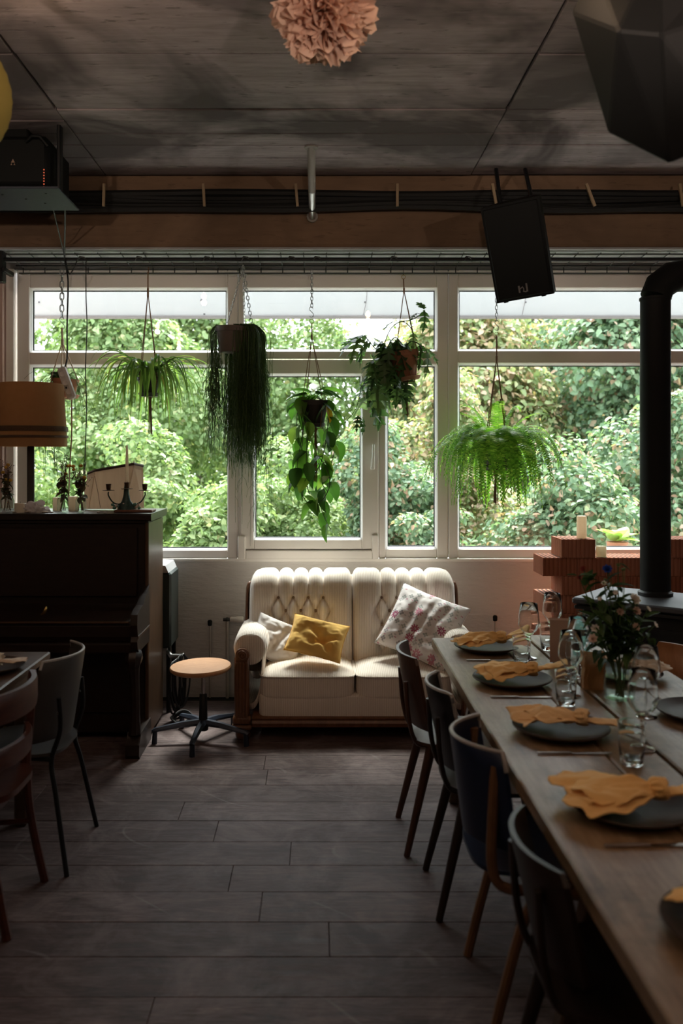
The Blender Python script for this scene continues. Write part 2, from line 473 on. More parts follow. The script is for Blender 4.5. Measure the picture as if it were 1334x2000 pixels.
bars([(1291,1310,T0,1091),(1560,1590,T0,1091),(1310,1560,T0,T1),(1310,1560,684,710),(1310,1560,1072,1091)],'frame',w4)
glazing(w4,(1312,1558,565,682)); glazing(w4,(1312,1558,712.5,1070))
wall('wall_end',((WX(1591)+XR)/2,WY+.10,1.93),(XR-WX(1591),.3,2.0),M['plaster'])

# ---------------------------------------------------------------- outside: canopy fascia, ground
def mk_fascia():
    k=N('white_awning_cloth'); c=k.mix(k.noise(k.world(),4,3),(.46,.465,.475),(.50,.505,.515)); k.set(c,.7,0,.2)
    return k.translucent(c,.4)
M['fascia']=mk_fascia()
fas=thing('awning_valance','white awning valance hanging outside along the top of the windows','awning',(0,6.9,2.73))
k=MB(); k.box((.5,0,.17),(8.5,.006,.30)); k.build('cloth',M['fascia'],fas,False)
M['hem']=plain('grey_hem',(.16,.15,.15),.6)
k=MB(); k.tube([(-3.75,0,.012),(4.75,0,.012)],.017,8); k.build('hem_bar',M['hem'],fas)
M['rivet']=plain('dark_rivet',(.12,.12,.13),.5)
def FP(px,py): return P(px,py,6.89)-Vector((0,6.9,2.73))
for px,py in ((76,590),(393,586),(90,618),(399,613),(713,590),(712,618),(1027,590),(1018,618),(1340,590)):
    k=MB(); k.ball(FP(px,py)+Vector((0,.002,0)),.008,8,5,(1,.5,1)); k.build('rivet',M['rivet'],fas)
for px in (715,1025):
    q=[FP(px+2,563),FP(px+1,585),FP(px-3,605),FP(px-6,619)]
    k=MB(); k.tube(smoothpath(q,4),.0025,5); k.build('tie_cord',M['hem'],fas)
M['gravel']=plain('pale_gravel',(.52,.50,.46),.9,scale=30,var=.2)
k=MB(); k.box((.5,7.35,-.60),(12,2.1,.1)); struct(k.build('ground_bounce',M['gravel'],None,False))  # unseen from inside; pale terrace added to bounce daylight up to the ceiling
M['soil']=plain('grass_bank',(.10,.14,.05),.95,scale=3,var=.4)
k=MB()
def gfn(u,v):
    x=-16+34*u; y=6.3+24*v; z=-.7+.05*noise.noise(Vector((x*.4,y*.4,0)))*6+1.6*S(y,9,24)
    return (x,y,z)
k.grid(gfn,40,30); g=k.build('ground',M['soil']); struct(g)
# ---------------------------------------------------------------- trees and shrubs in the garden
M['bark']=wood('tree_bark',(.05,.04,.03),(.15,.12,.09),.9,(4,4,2),bump=.5)
M['leafA']=leafmat('leaf_fresh_green',[(0,(.15,.24,.09)),(.5,(.25,.36,.155)),(.9,(.40,.50,.26)),(1,(.50,.46,.26))],.5,.42,tboost=1.0)
M['leafB']=leafmat('leaf_blue_green',[(0,(.10,.18,.105)),(.5,(.19,.30,.18)),(.84,(.33,.43,.28)),(.93,(.50,.31,.22)),(1,(.58,.42,.34))],.5,.4,tboost=1.0)
M['leafC']=leafmat('leaf_autumn_mix',[(0,(.17,.23,.09)),(.4,(.30,.37,.18)),(.66,(.46,.44,.26)),(.82,(.55,.37,.25)),(1,(.64,.46,.36))],.42,.4,tboost=1.0)
M['leafD']=leafmat('leaf_dark_green',[(0,(.08,.14,.075)),(.5,(.15,.235,.13)),(1,(.28,.37,.20))],.4,.35,tboost=1.0)
def leaves(name,lumps,n,size,mat,parent,seed,droop=.35):
    r=np.random.RandomState(seed)
    wts=np.array([l[3]*l[4]*l[5] for l in lumps])**.67; wts/=wts.sum()
    ids=r.choice(len(lumps),n,p=wts); L=np.array(lumps)[ids]
    d=r.normal(size=(n,3)); d/=np.linalg.norm(d,axis=1)[:,None]
    d[:,1]=np.where((d[:,1]>0)&(r.random(n)<.6),-d[:,1],d[:,1]); rad=r.uniform(.45,1.06,n)**.6
    # twiggy clumps: pull leaves towards sprays
    pos=L[:,:3]+d*L[:,3:]*rad[:,None]
    nz=np.stack([np.sin(pos[:,0]*5.1+pos[:,2]*3.3),np.sin(pos[:,1]*4.7+pos[:,0]*2.9),np.sin(pos[:,2]*5.7+pos[:,1]*3.1)],1)*.09
    pos+=nz
    nrm=d*.75+r.normal(size=(n,3))*.45+np.array([0,0,.55]); nrm/=np.linalg.norm(nrm,axis=1)[:,None]
    ax=d*.6+r.normal(size=(n,3))*.8-np.array([0,0,droop]); ax-=nrm*(ax*nrm).sum(1)[:,None]; ax/=np.linalg.norm(ax,axis=1)[:,None]
    sd=np.cross(nrm,ax); s=size*.86*r.uniform(.55,1.3,n)[:,None]
    v=np.empty((n,6,3))
    v[:,0]=pos; v[:,1]=pos+ax*s*.3+sd*s*.33+nrm*s*.08; v[:,2]=pos+ax*s*.72+sd*s*.25+nrm*s*.03
    v[:,3]=pos+ax*s*1.05-nrm*s*.14; v[:,4]=pos+ax*s*.72-sd*s*.25+nrm*s*.03; v[:,5]=pos+ax*s*.3-sd*s*.33+nrm*s*.08
    me=bpy.data.meshes.new(name); me.vertices.add(n*6); me.vertices.foreach_set('co',v.reshape(-1))
    b=np.arange(n)[:,None]*6; f=np.stack([b+0,b+1,b+2,b+3,b+0,b+3,b+4,b+5],2).reshape(-1)
    me.loops.add(n*8); me.loops.foreach_set('vertex_index',f.astype(np.int32))
    me.polygons.add(n*2); me.polygons.foreach_set('loop_start',np.arange(0,n*8,4).astype(np.int32))
    me.update(calc_edges=True); me.validate(); me.materials.append(mat); me.shade_smooth()
    o=ob(name,me,parent); o['kind']='stuff'; return o
def tree(name,label,cat,x,y,z,h,wd,n,size,mat,seed,trunk=True,low=.25):
    r=random.Random(seed); t=thing(name,label,cat,(x,y,z))
    lumps=[]
    nl=r.randint(9,13)
    for i in range(nl):
        f=i/(nl-1); zz=h*(low+(1-low)*f*.93); rr=wd*(.55+.5*sin(pi*min(1,f*.9+.12)))*.6
        a=r.uniform(0,2*pi); q=wd*.5*r.uniform(.2,1)*(1-.5*f)
        lumps.append((cos(a)*q,sin(a)*q,zz,rr*r.uniform(.7,1.1),rr*r.uniform(.6,1),rr*r.uniform(.5,.75)))
    leaves('foliage',lumps,n,size,mat,t,seed)
    k=MB(); top=h*.8
    tp=[(0,0,-.25),(r.uniform(-.1,.1),0,h*.3),(r.uniform(-.2,.2),r.uniform(-.1,.1),h*.55),(r.uniform(-.3,.3),r.uniform(-.2,.2),top)]
    R=.012*h+.02*trunk*h/4
    k.tube(smoothpath(tp,4),[R*(1-.8*i/12) for i in range(13)],7); k.build('trunk',M['bark'],t)
    for l in lumps[1::2]:
        b=Vector((0,0,max(.1,l[2]*.55))); e=Vector(l[:3]); k=MB()
        k.tube(bez(b,(b+e)/2+Vector((0,0,-.1)),e,6),[R*.45*(1-.12*i) for i in range(7)],5); k.build('branch',M['bark'],t)
    return t
TR=[
 # name,label,cat,x,y,z,h,wd,n,size,mat,seed
 ('broadleaf_tree', 'tall dark leafed tree outside behind the lamp and white power strip', 'tree', -5.6, 13.5, -0.4, 4.52, 2.2, 22000, 0.116, 'leafD', 1),
 ('broadleaf_tree', 'fresh green tree outside behind the spider plant', 'tree', -2.7, 13.0, -0.4, 4.52, 2.1, 24000, 0.102, 'leafA', 2),
 ('broadleaf_tree', 'sparse pale green tree outside behind the pothos with white sky beside it', 'tree', -0.2, 15.5, -0.2, 4.26, 2.3, 16000, 0.109, 'leafA', 3),
 ('maple_tree', 'autumn tinted maple outside behind the climbing plant in the tilted pot', 'tree', 2.2, 13.2, -0.4, 4.35, 2.2, 24000, 0.116, 'leafC', 4),
 ('maple_tree', 'blue green maple with rusty leaves outside behind the fern', 'tree', 4.9, 13.0, -0.4, 4.87, 2.3, 26000, 0.116, 'leafB', 5),
 ('maple_tree', 'rust flecked maple outside behind the stove pipe', 'tree', 8.2, 14.2, -0.4, 5.05, 2.6, 22000, 0.122, 'leafB', 6),
 ('broadleaf_tree', 'far tree outside high behind the left window', 'tree', -9.2, 17.5, 0.2, 5.05, 2.9, 18000, 0.15, 'leafD', 7),
 ('broadleaf_tree', 'far bright green tree outside between the left and middle windows', 'tree', -4.6, 18.8, 0.3, 4.26, 2.8, 18000, 0.15, 'leafA', 8),
 ('broadleaf_tree', 'far tree outside high behind the middle window', 'tree', 2.6, 19.5, 0.4, 4.18, 2.8, 16000, 0.15, 'leafC', 9),
 ('broadleaf_tree', 'far dark tree outside high behind the right window', 'tree', 7.2, 19.0, 0.3, 4.35, 3.0, 18000, 0.15, 'leafD', 10),
 ('leafy_shrub', 'bright green shrub outside low in the left window beside the piano', 'shrub', -1.9, 9.6, -0.6, 2.5, 1.15, 17100, 0.076, 'leafA', 11),
 ('leafy_shrub', 'yellow green shrub outside behind the candelabra and fallen lampshade', 'shrub', -3.9, 10.2, -0.6, 3.1, 1.4, 17100, 0.079, 'leafA', 12),
 ('leafy_shrub', 'blue green shrub outside low behind the trailing strands of the mistletoe cactus', 'shrub', -0.35, 9.9, -0.6, 2.3, 1.1, 15200, 0.072, 'leafA', 13),
 ('ivy_shrub', 'dense blue green shrub outside low in the middle window under the pothos', 'shrub', 0.75, 9.4, -0.6, 2.5, 1.0, 16150, 0.072, 'leafB', 14),
 ('ivy_shrub', 'rusty leafed shrub outside behind the narrow pane with the window handle', 'shrub', 1.6, 10.6, -0.6, 3.3, 1.2, 17100, 0.079, 'leafC', 15),
 ('ivy_shrub', 'dense dark shrub outside low in the narrow pane left of the fern', 'shrub', 1.15, 8.5, -0.6, 1.75, 0.75, 11400, 0.061, 'leafB', 16),
 ('ivy_shrub', 'large leafed blue green shrub outside under the hanging fern', 'shrub', 2.55, 9.0, -0.6, 2.3, 1.05, 14250, 0.079, 'leafB', 17),
 ('ivy_shrub', 'grey green shrub outside behind the pillar candle on the bricks', 'shrub', 3.9, 10.0, -0.6, 3.0, 1.3, 16150, 0.086, 'leafB', 18),
 ('ivy_shrub', 'dark shrub outside right of the stove pipe', 'shrub', 5.6, 9.8, -0.6, 3.0, 1.3, 14250, 0.086, 'leafD', 19),
 ('leafy_shrub', 'pale shrub outside at the far left behind the dried flowers', 'shrub', -5.4, 10.6, -0.6, 2.9, 1.4, 15200, 0.086, 'leafA', 20),
]
TR+=[('leafy_shrub','pale green shrub outside low beside the mullion left of the sofa','shrub',-1.0,8.9,-.6,2.1,.9,12000,.075,'leafA',21),
 ('broadleaf_tree','far pale tree outside behind the mistletoe cactus','tree',-2.2,17.0,.3,4.7,2.6,16000,.15,'leafA',22),
 ('broadleaf_tree','far pale tree outside high behind the hanging fern','tree',4.7,17.5,.3,4.9,2.6,16000,.15,'leafB',23)]
for (nm,lb,ct,x,y,z,h,wd,n,sz,mt,sd) in TR: tree(nm,lb,ct,x,y,z,h*(1.07 if ct=='tree' else 1),wd,n,sz,M[mt],sd,low=.25 if ct=='tree' else .12)
# big pale leaf plant on the outer sill, seen between the brick candle gap and the stove pipe
M['bigleaf']=leafmat('pale_big_leaf',[(0,(.26,.40,.10)),(1,(.38,.52,.16))],.4,.4,'obj')
sp=thing('potted_hosta','pale green broad leaved plant outside behind the jar candle on the bricks','plant',(2.22,6.45,.92))
M['terra']=plain('terracotta',(.36,.155,.085),.75,var=.2,scale=14,bump=.15)
k=MB(); k.box((0,0,-.03),(1.6,.26,.06)); led=thing('outer_ledge','grey outer window ledge below the right windows','ledge',(1.9,6.40,.90)); k.build('slab',M['soffit'],led)
k=MB(); k.lathe([(.0,0),(.055,0),(.075,.09),(.08,.09),(.08,.105),(.068,.105),(.06,.08),(0,.08)],n=18); k.build('pot',M['terra'],sp,loc=(0,0,-.02))
def broadleaf(L,W,fold=.2,curl=.5,nu=6,nv=8,heart=.0):
    k=MB()
    def fn(u,v):
        s=(u-.5)*2; wv=sin(pi*min(1,v*.93+.07)**.75)**.8 if v<1 else 0
        x=s*W/2*wv; y=L*v-heart*L*abs(s)**1.5*(1-v)**3; z=abs(s)*fold*W*wv-curl*L*v*v*.5
        return (x,y,z)
    return k.grid(fn,nu,nv)
hl=broadleaf(.17,.12,.15,.5).mesh('leaf',M['bigleaf'])
hr=random.Random(5)
for i in range(9):
    a=2*pi*i/9; ob('leaf',hl,sp,(0.02*cos(a),.02*sin(a),.09),(radians(hr.uniform(15,50)),0,a))
# ================================================================== THINGS UNDER THE CEILING
# duct stub from ceiling into the beam
t=thing('ceiling_pipe','grey pipe stub dropping from the ceiling into the beam above the middle window','pipe',tuple(P(608,287,4.99)))
a=Vector((0,0,.02)); b=P(610,424,5.53)-Vector(t.location); mid=a.lerp(b,.62)
k=MB(); k.tube([a,mid],.0235,14); k.build('upper_pipe',M['duct'],t)
k=MB(); k.tube([mid,b],.0225,14); k.build('lower_pipe',M['zinc'],t,label='shiny bare zinc end')
k=MB(); k.lathe([(.022,0),(.036,0),(.036,.012),(.022,.012)],n=16,M=Matrix.Rotation(pi/2,3,'X')); k.build('collar',M['duct'],t,loc=tuple(b-Vector((0,.002,.0))))
k=MB(); k.lathe([(.02,0),(.04,0),(.04,-.008),(.02,-.008)],n=16); k.build('ceiling_rosette',M['duct'],t,loc=(0,0,.0))

# black cable bundle clipped along the beam
t=thing('cable_bundle','thick bundle of black cables running along the concrete beam','cable',(0,5.47,3.24))
rc=random.Random(8)
for j in range(7):
    oz=(j-3)*.016; oy=rc.uniform(-.02,.03); pts=[]
    for i in range(40):
        x=-3.2+7.3*i/39; pts.append((x,oy+.012*noise.noise(Vector((x*1.3,j*3.1,0))),oz+.028*noise.noise(Vector((x*.9,j*2.3,5)))+.01*sin(x*2.9)-.0))
    k=MB(); k.tube(pts,rc.uniform(.014,.022),6); k.build('cable',M['cable'],t)
for px,dx in ((203,-1),(398,2),(579,3),(776,0),(965,7),(1152,14),(20,0),(1330,6)):
    a=P(px-dx*.5,359,5.42)-Vector(t.location); b=P(px+dx*.7,403,5.42)-Vector(t.location)
    k=MB(); k.tube([a,b],.0115,4,flat=((1,0,0),1.0)); k.build('clip',M['clipwood'],t,False)

# black rail with wire grid in front of the window heads
t=thing('curtain_rail','black rail with a wire grid running along the window tops','rail',(0,5.62,2.91))
k=MB(); k.tube([(-2.02,0,0),(4.0,0,0)],.0135,10); k.build('rail_tube',M['blacksteel'],t)
k=MB(); k.box((-2.045,.0,.06),(.05,.07,.42),.006); k.box((-2.02,.05,-.07),(.03,.17,.03),.004); k.build('wall_bracket',M['blacksteel'],t)
for yy,zz in ((-.02,.030),(.10,.022),(.24,.012)):
    k=MB(); k.tube([(-2.03,yy,zz),(4.0,yy,zz)],.0042 if yy<.2 else .0055,6); k.build('grid_wire',M['wire'],t)
k=MB(); k.tube([(-2.03,.30,-.026),(4.0,.30,-.026)],.0045,6); k.build('grid_wire',M['wire'],t)
cw=MB(); cw.tube([(0,-.03,.035),(0,.30,.012),(0,.30,-.03)],.0040,5); cwm=cw.mesh('cross_wire',M['wire'])
for i in range(41): ob('cross_wire',cwm,t,(-2.0+i*.147,0,0))
for px in (150,262,395,470,560,610,760,905):
    k=MB(); x=(px-VPX)/FPX*5.6; k.tube([(x,-.012,-.012),(x+.02,-.018,.014),(x+.045,-.016,.010),(x+.06,0,-.012)],.006,6); k.build('cable_tie',M['cable'],t)

# projector / amplifier case hung top left
t=thing('projector','black box projector on a grey hanging plate by the ceiling','projector',(-1.70,4.80,3.06))
k=MB(); k.box((0,0,0),(.66,.42,.012),.003); k.build('shelf_plate',M['greyplate'],t,False)
k=MB(); k.box((-.02,.0,.145),(.60,.40,.27),.025); k.build('case',M['blackplastic'],t)
k=MB(); k.box((-.02,.02,.335),(.30,.2,.06),.01); k.build('ceiling_mount',M['blackplastic'],t)
for sx in (-.30,.315):
    k=MB(); k.box((sx,-.12,.18),(.022,.05,.36),.006); k.build('hanger',M['blacksteel'],t)
k=MB(); k.tube([(.16,-.205,.24),(.20,-.225,.265),(.24,-.225,.262),(.275,-.205,.22)],.009,6); k.build('grip',M['blackplastic'],t)
k=N('red_led'); k.b.inputs['Emission Color'].default_value=(1,.18,.08,1); k.b.inputs['Emission Strength'].default_value=.55; k.set((.1,.02,.01),.4); M['led']=k.m
for i in range(7):
    q=MB(); p=P(85.8,331.5+5.6*i,4.595)-Vector(t.location); q.ball(p,.0038,8,5); q.build('indicator_light',M['led'],t)
k=MB(); c=P(25.5,317,4.597)-Vector(t.location)
for dx,dz,s in ((0,.006,.017),(-.008,-.011,.008),(.008,-.011,.008)):
    k.prism([(c.x+dx-s*.6,c.z+dz-s*.5),(c.x+dx+s*.6,c.z+dz-s*.5),(c.x+dx,c.z+dz+s*.7)],'y',c.y-.003,c.y)
M['mark']=plain('pale_print',(.30,.20,.14),.6,bump=0); k.build('emblem',M['mark'],t,False)
for i,(x,y) in enumerate(((.0,-.1),(.1,-.02),(.18,.06),(.24,-.12))):
    q=MB(); q.ball((x,y,-.007),.008,8,4,(1,1,.4)); q.build('screw',M['blacksteel'],t)

# PA speaker hung in front of the beam
c0=P(1018,484,5.10); SPK=(Matrix.Rotation(radians(-6.5),3,'Y')@Matrix.Rotation(radians(-24),3,'Z')@Matrix.Rotation(radians(17),3,'X')).to_euler('XYZ')
t=thing('loudspeaker','black loudspeaker hanging tilted in front of the beam and windows','speaker',tuple(c0),rot=SPK)
poly=[(-.165,-.15),(.165,-.15),(.165,-.06),(.10,.14),(-.10,.14),(-.165,-.06)]
k=MB(); k.prism(poly,'z',-.275,.275); o=k.build('cabinet',M['blackplastic'],t,False)
k=MB(); k.box((0,-.156,.0),(.305,.012,.525),.005); o=k.build('grille',M['black'],t,False)
for sx in (-.12,.10):
    k=MB(); k.lathe([(0,-.012),(.014,-.012),(.016,0)],n=12); k.build('rubber_foot',M['blackplastic'],t,loc=(sx,-.10,-.274))
k=MB(); z0=-.215
k.box((-.022,-.164,z0),(.009,.004,.040)); k.box((.022,-.164,z0+.004),(.009,.004,.048))
k.tube([(-.018,-.164,z0+.001),(-.002,-.164,z0+.012),(.004,-.164,z0-.002),(.000,-.164,z0-.018)],.0035,5); k.tube([(.004,-.164,z0-.016),(.014,-.164,z0-.020),(.020,-.164,z0-.012)],.0035,5)
M['badge']=plain('grey_badge',(.20,.19,.18),.5,.3,bump=0); k.build('badge',M['badge'],t)
Mi=SPK.to_matrix().inverted()
k=MB(); top=Vector((0,.06,.24))
for sx in (-.09,.09):
    a=Vector((sx,.08,.27)); b=Mi@(Vector((c0.x+sx,5.38,ZC-.005))-c0); k.tube([a,b],.012,6)
k.build('hanging_bracket',M['blacksteel'],t)

# faceted black hood top right
def hood():
    pts=[(1117,25,2.62),(1187,260,2.62),(1307,321,2.55),(1440,265,2.6),(1207,60,2.40),(1292,68,2.36),(1440,20,2.5),
         (1162,-70,2.55),(1290,-120,2.42),(1440,-110,2.6),(1215,-60,3.0),(1290,120,3.05),(1420,140,3.05),(1420,-60,3.0)]
    base=P(1290,120,2.7)
    bm=bmesh.new()
    for p in pts: bm.verts.new(P(*p)-base)
    bmesh.ops.convex_hull(bm,input=bm.verts); bmesh.ops.dissolve_limit(bm,angle_limit=radians(12),verts=bm.verts,edges=bm.edges)
    bmesh.ops.bevel(bm,geom=bm.edges[:],offset=.006,segments=1,affect='EDGES')
    me=bpy.data.meshes.new('hood_shell'); bm.to_mesh(me); bm.free(); me.materials.append(M['blackmetal'])
    t=thing('extractor_hood','big black faceted metal hood hanging from the ceiling','hood',tuple(base))
    ob('hood_shell',me,t)
    k=MB(); k.tube([(.05,.0,.2),(.05,.0,ZC-base.z)],.05,12); k.build('flue',M['blackmetal'],t)
M['blackmetal']=plain('black_coated_metal',(.006,.0065,.0065),.6,bump=.02,spec=.2)
hood()

# paper pompom and yellow globe lantern
def mk_paper(name,col,tr):
    k=N(name); k.set(col,.75,0,.15); return k.translucent(col,tr)
M['paper']=mk_paper('peach_tissue_paper',(.72,.50,.40),.4)
M['yellowpaper']=mk_paper('yellow_paper',(.34,.26,.07),.3)
pc=P(633,20,3.0)
t=thing('paper_pompom','peach tissue paper pompom hanging from the ceiling at the top middle','pompom',tuple(pc))
def petal(seed,L,W):
    r=random.Random(seed); k=MB(); ph=r.uniform(0,6)
    def fn(u,v):
        s=(u-.5)*2; wd=W*(.25+.75*v**.7)*(1-.18*v*v)
        edge=.018*sin(u*17+ph)*v+.009*sin(u*31+ph*2)*v
        return (s*wd/2, .05*sin(s*3+ph)*v*.35+.02*v*v*sin(u*11+ph), L*(v-.10*s*s*v)+edge*.6)
    return k.grid(fn,10,5).mesh('petal',M['paper'],ang=0)
pm=[petal(i,.135+.012*(i%4),.085) for i in range(8)]
for i in range(210):
    z=1-2*(i+.5)/210; ph=i*2.39996; rr=sqrt(1-z*z); d=Vector((rr*cos(ph),rr*sin(ph),z))
    q=d.to_track_quat('Z','Y').to_euler(); q.rotate_axis('Z',i*1.3)
    ob('petal',pm[i%8],t,d*.012,q)
k=MB(); k.tube([(0,0,.05),(0,0,ZC-pc.z)],.0015,4); k.build('thread',M['clipwood'],t)
lc=P(-116,184,2.8)
t=thing('paper_lantern','yellow paper globe lantern at the left edge under the ceiling','lantern',tuple(lc))
k=MB()
def gl(u,v):
    th=pi*(.04+.92*v); R=.218*(1+.006*cos(v*2*pi*16)); return (R*sin(th)*cos(2*pi*u),R*sin(th)*sin(2*pi*u),-R*cos(th))
k.grid(gl,40,64,True); k.build('globe',M['yellowpaper'],t,ang=0)
k=MB(); k.tube([(0,0,.2),(0,0,ZC-lc.z)],.003,5); k.build('cord',M['cable'],t)
# festoon bulbs as reflected in the panes, most added unseen to light the ceiling
def mk_bulb():
    k=N('warm_bulb'); k.b.inputs['Emission Color'].default_value=(1,.62,.28,1); k.b.inputs['Emission Strength'].default_value=40; k.set((1,.8,.5),.3); return k.m
M['bulb']=mk_bulb(); BP=.5; UP=54
BULBS=[(-1.165,3.10,3.30,5.0,'just past the top left of the view'),(-1.9,1.7,3.2,9,'over the side tables, second from the windows'),(-1.9,.1,3.2,9,'over the side tables, third from the windows'),(-1.9,-1.5,3.2,9,'over the side tables, farthest from the windows'),
 (.55,2.55,3.2,7,'in the middle row, first from the windows'),(.55,1.0,3.2,9,'in the middle row, second from the windows'),(.55,-.6,3.2,9,'in the middle row, third from the windows'),(3.0,.8,3.2,9,'along the right wall, first from the windows'),(3.0,-.9,3.2,9,'along the right wall, second from the windows')]
for (x,y,z,pw,lb) in BULBS:
    t=thing('ceiling_bulb','unseen bare warm bulb under the ceiling '+lb,'bulb',(x,y,z),group='unseen festoon bulbs under the ceiling')
    k=MB(); k.lathe([(0,-.055),(.018,-.05),(.027,-.032),(.026,-.012),(.014,.006),(.012,.02)],n=14); k.build('glass_bulb',M['bulb'],t)
    k=MB(); k.lathe([(.0,.05),(.015,.05),(.016,.015),(.0,.015)],n=12); k.tube([(0,0,.05),(0,0,ZC-z)],.004,5); k.build('socket',M['blackplastic'],t)
    lamp('bulb_light',(x,y,z-.09),pw*BP,(1,.72,.50),.03)

# copper uplighter bowls out of view, added only to brighten the ceiling
M['copper']=plain('copper',(.45,.22,.12),.35,1.0)
for (x,y,z,pw,lb) in ((-1.7,1.75,2.72,UP,'over the side tables'),(.35,1.35,2.62,UP,'over the aisle'),(2.3,1.9,2.80,UP,'over the stove side of the long table')):
    t=thing('added_uplighter','added copper bowl lamp lighting the ceiling '+lb,'added lamp',(x,y,z))
    k=MB(); k.lathe([(0,-.11),(.09,-.10),(.17,-.05),(.20,.0),(.198,.0),(.168,-.047),(.088,-.096),(0,-.106)],n=36); k.build('bowl',M['copper'],t)
    for a in range(3):
        k=MB(); k.tube([(.198*cos(a*2.09),.198*sin(a*2.09),0),(0,0,.25)],.0025,5); k.build('stay',M['wire'],t)
    k=MB(); k.tube([(0,0,.25),(0,0,ZC-z)],.004,5); k.build('cord',M['cable'],t)
    k=MB(); k.ball((0,0,-.045),.03,12,8); k.build('glass_bulb',M['bulb'],t)
    lamp('added_uplight',(x,y,z+.004),pw,(1,.79,.65),.03)
# ================================================================== SOFA
def mk_cord():
    k=N('cream_corduroy'); wv=k.a('TexWave',wave_type='BANDS',_Scale=30.0,_Distortion=.25,_Detail=1.0); wv.bands_direction='X'
    v=k.coord(); k.lk(v,wv.inputs['Vector']); wv.inputs['Detail Scale'].default_value=.4
    n=k.noise(v,9,4); c=k.mix(wv.outputs[1],(.62,.54,.455),(.82,.76,.675)); c=k.mix(k.math('MULTIPLY',n,.35),c,(.58,.50,.42))
    k.set(c,.9,0,.12); k.b.inputs['Sheen Weight'].default_value=.25
    k.bump(wv.outputs[1],.35,.004); return k.m
M['cord']=mk_cord()
M['sofawood']=wood('brown_carved_wood',(.075,.030,.014),(.20,.088,.040),.35,(10,10,3),spec=.5)
SX=.222; DX=.095; DZ=.082
t=sofa=thing('sofa','cream corduroy two seat sofa with buttoned back and carved wooden frame under the window','sofa',(SX,5.0,0))
HW=.655
def lat(x,z):
    p=x/DX-z/(2*DZ); q=x/DX+z/(2*DZ); return p,q
Z1=.745
def tuft(x,z):
    """x from half centre, z height -> puff height 0..1"""
    zz=z-Z1; wx=1-S(abs(x),.165,.235)
    if zz<0:
        p,q=lat(x-DX*.5,zz)
        d=(abs(sin(pi*p))*abs(sin(pi*q)))**.33
        d*=1-.8*exp(-(sin(pi*p)**2+sin(pi*q)**2)/.30)
        d=1+(d-1)*wx*S(z,.36,.46)
        return d
    d=abs(sin(pi*(x/DX-.5)))**.30
    return 1+(d-1)*wx
prof=[(.44,.30),(.465,.42),(.49,.55),(.52,.70),(.545,.775),(.565,.825),(.60,.850),(.65,.858),(.70,.85),(.725,.825),(.73,.78),(.73,.60)]
pp=smoothpath([(0,a,b) for a,b in prof],5)
def prof_at(v):
    f=v*(len(pp)-1); i=min(int(f),len(pp)-2); return pp[i].lerp(pp[i+1],f-i), (pp[min(i+1,len(pp)-1)]-pp[max(i-1,0)]).normalized()
BT=[]
for s in (-1,1):
    xc=s*(HW/2+.0)
    def fn(u,v):
        x=(u-.5)*HW
        p,tg=prof_at(v); n=Vector((0,-tg.z,tg.y))
        edge=min(u,1-u)*HW; rnd=min(1,edge/.045); rr=sqrt(max(0,1-(1-rnd)**2))
        h=.058*tuft(x,p.z if p.y<.66 else 1.2)
        fade=1 if p.y<.70 else .3
        drop=.03*(1-rr)
        crn=.0
        if (s<0 and u<.5) or (s>0 and u>.5): crn=.055*(1-min(1,edge/.12))**2*S(p.z,.78,.9)
        q=p+n*(h*fade*rr-drop); return (xc+x,q.y,q.z-crn)
    k=MB(); k.grid(fn,150,110); k.build('back_cushion',M['cord'],sofa,ang=0)
    for r in range(0,5):
        for c in range(-3,4):
            x=(c+.5)*DX if r%2==0 else c*DX
            z=Z1-r*DZ
            if abs(x)<.185 and z>.42: BT.append((xc+x,z))
k=MB(); k.ball((0,0,0),.0115,8,6,(1,.55,1)); bmz=k.mesh('button',plain('button_dimple_shade',(.20,.14,.09),.6))  # brown stands in for the shade in the tufting dimples
for x,z in BT:
    best=min(pp,key=lambda p:abs(p.z-z) if p.y<.6 else 9)
    ob('button',bmz,sofa,(x,best.y-.012,z))
def puff(w,d,h,crown,ex=.22,nu=48,nv=24):
    """upholstered block; origin at centre"""
    k=MB()
    def sg(a,e): return (abs(a)**e)*(1 if a>=0 else -1)
    def fn(u,v):
        th=2*pi*u; ph=pi*(v-.5)
        cx=sg(cos(th),ex)*sg(cos(ph),ex); cy=sg(sin(th),ex)*sg(cos(ph),ex); cz=sg(sin(ph),ex)
        x=cx*w/2; y=cy*d/2; z=cz*h/2
        if z>0: z+=crown*(1-cx*cx)*(1-cy*cy)
        z+=.004*noise.noise(Vector((x*9,y*9,z*9)))
        return (x,y,z)
    return k.grid(fn,nu,nv,True)
for s in (-1,1):
    o=puff(.555,.60,.150,.045,nu=80,nv=40).build('seat_cushion',M['cord'],sofa,ang=0,loc=(s*.281,.335,.300))
    pts=[]
    for i in range(60):
        a=2*pi*i/60; e=.2; x=(abs(cos(a))**e)*(1 if cos(a)>0 else -1)*.277; y=(abs(sin(a))**e)*(1 if sin(a)>0 else -1)*.300; pts.append((x,y,.061))
    q=MB(); q.tube(pts,.0055,6,closed=True); q.build('piping',M['cord'],o)
k=puff(1.13,.62,.13,0,.12); k.build('front_apron',M['cord'],sofa,ang=0,loc=(0,.350,.190))
k=MB(); k.prism([(.030,.075),(.045,.070),(.70,.070),(.70,.135),(.04,.135),(.025,.125),(.032,.112),(.022,.098)],'x',-.60,.60); k.build('base_rail',M['sofawood'],sofa)
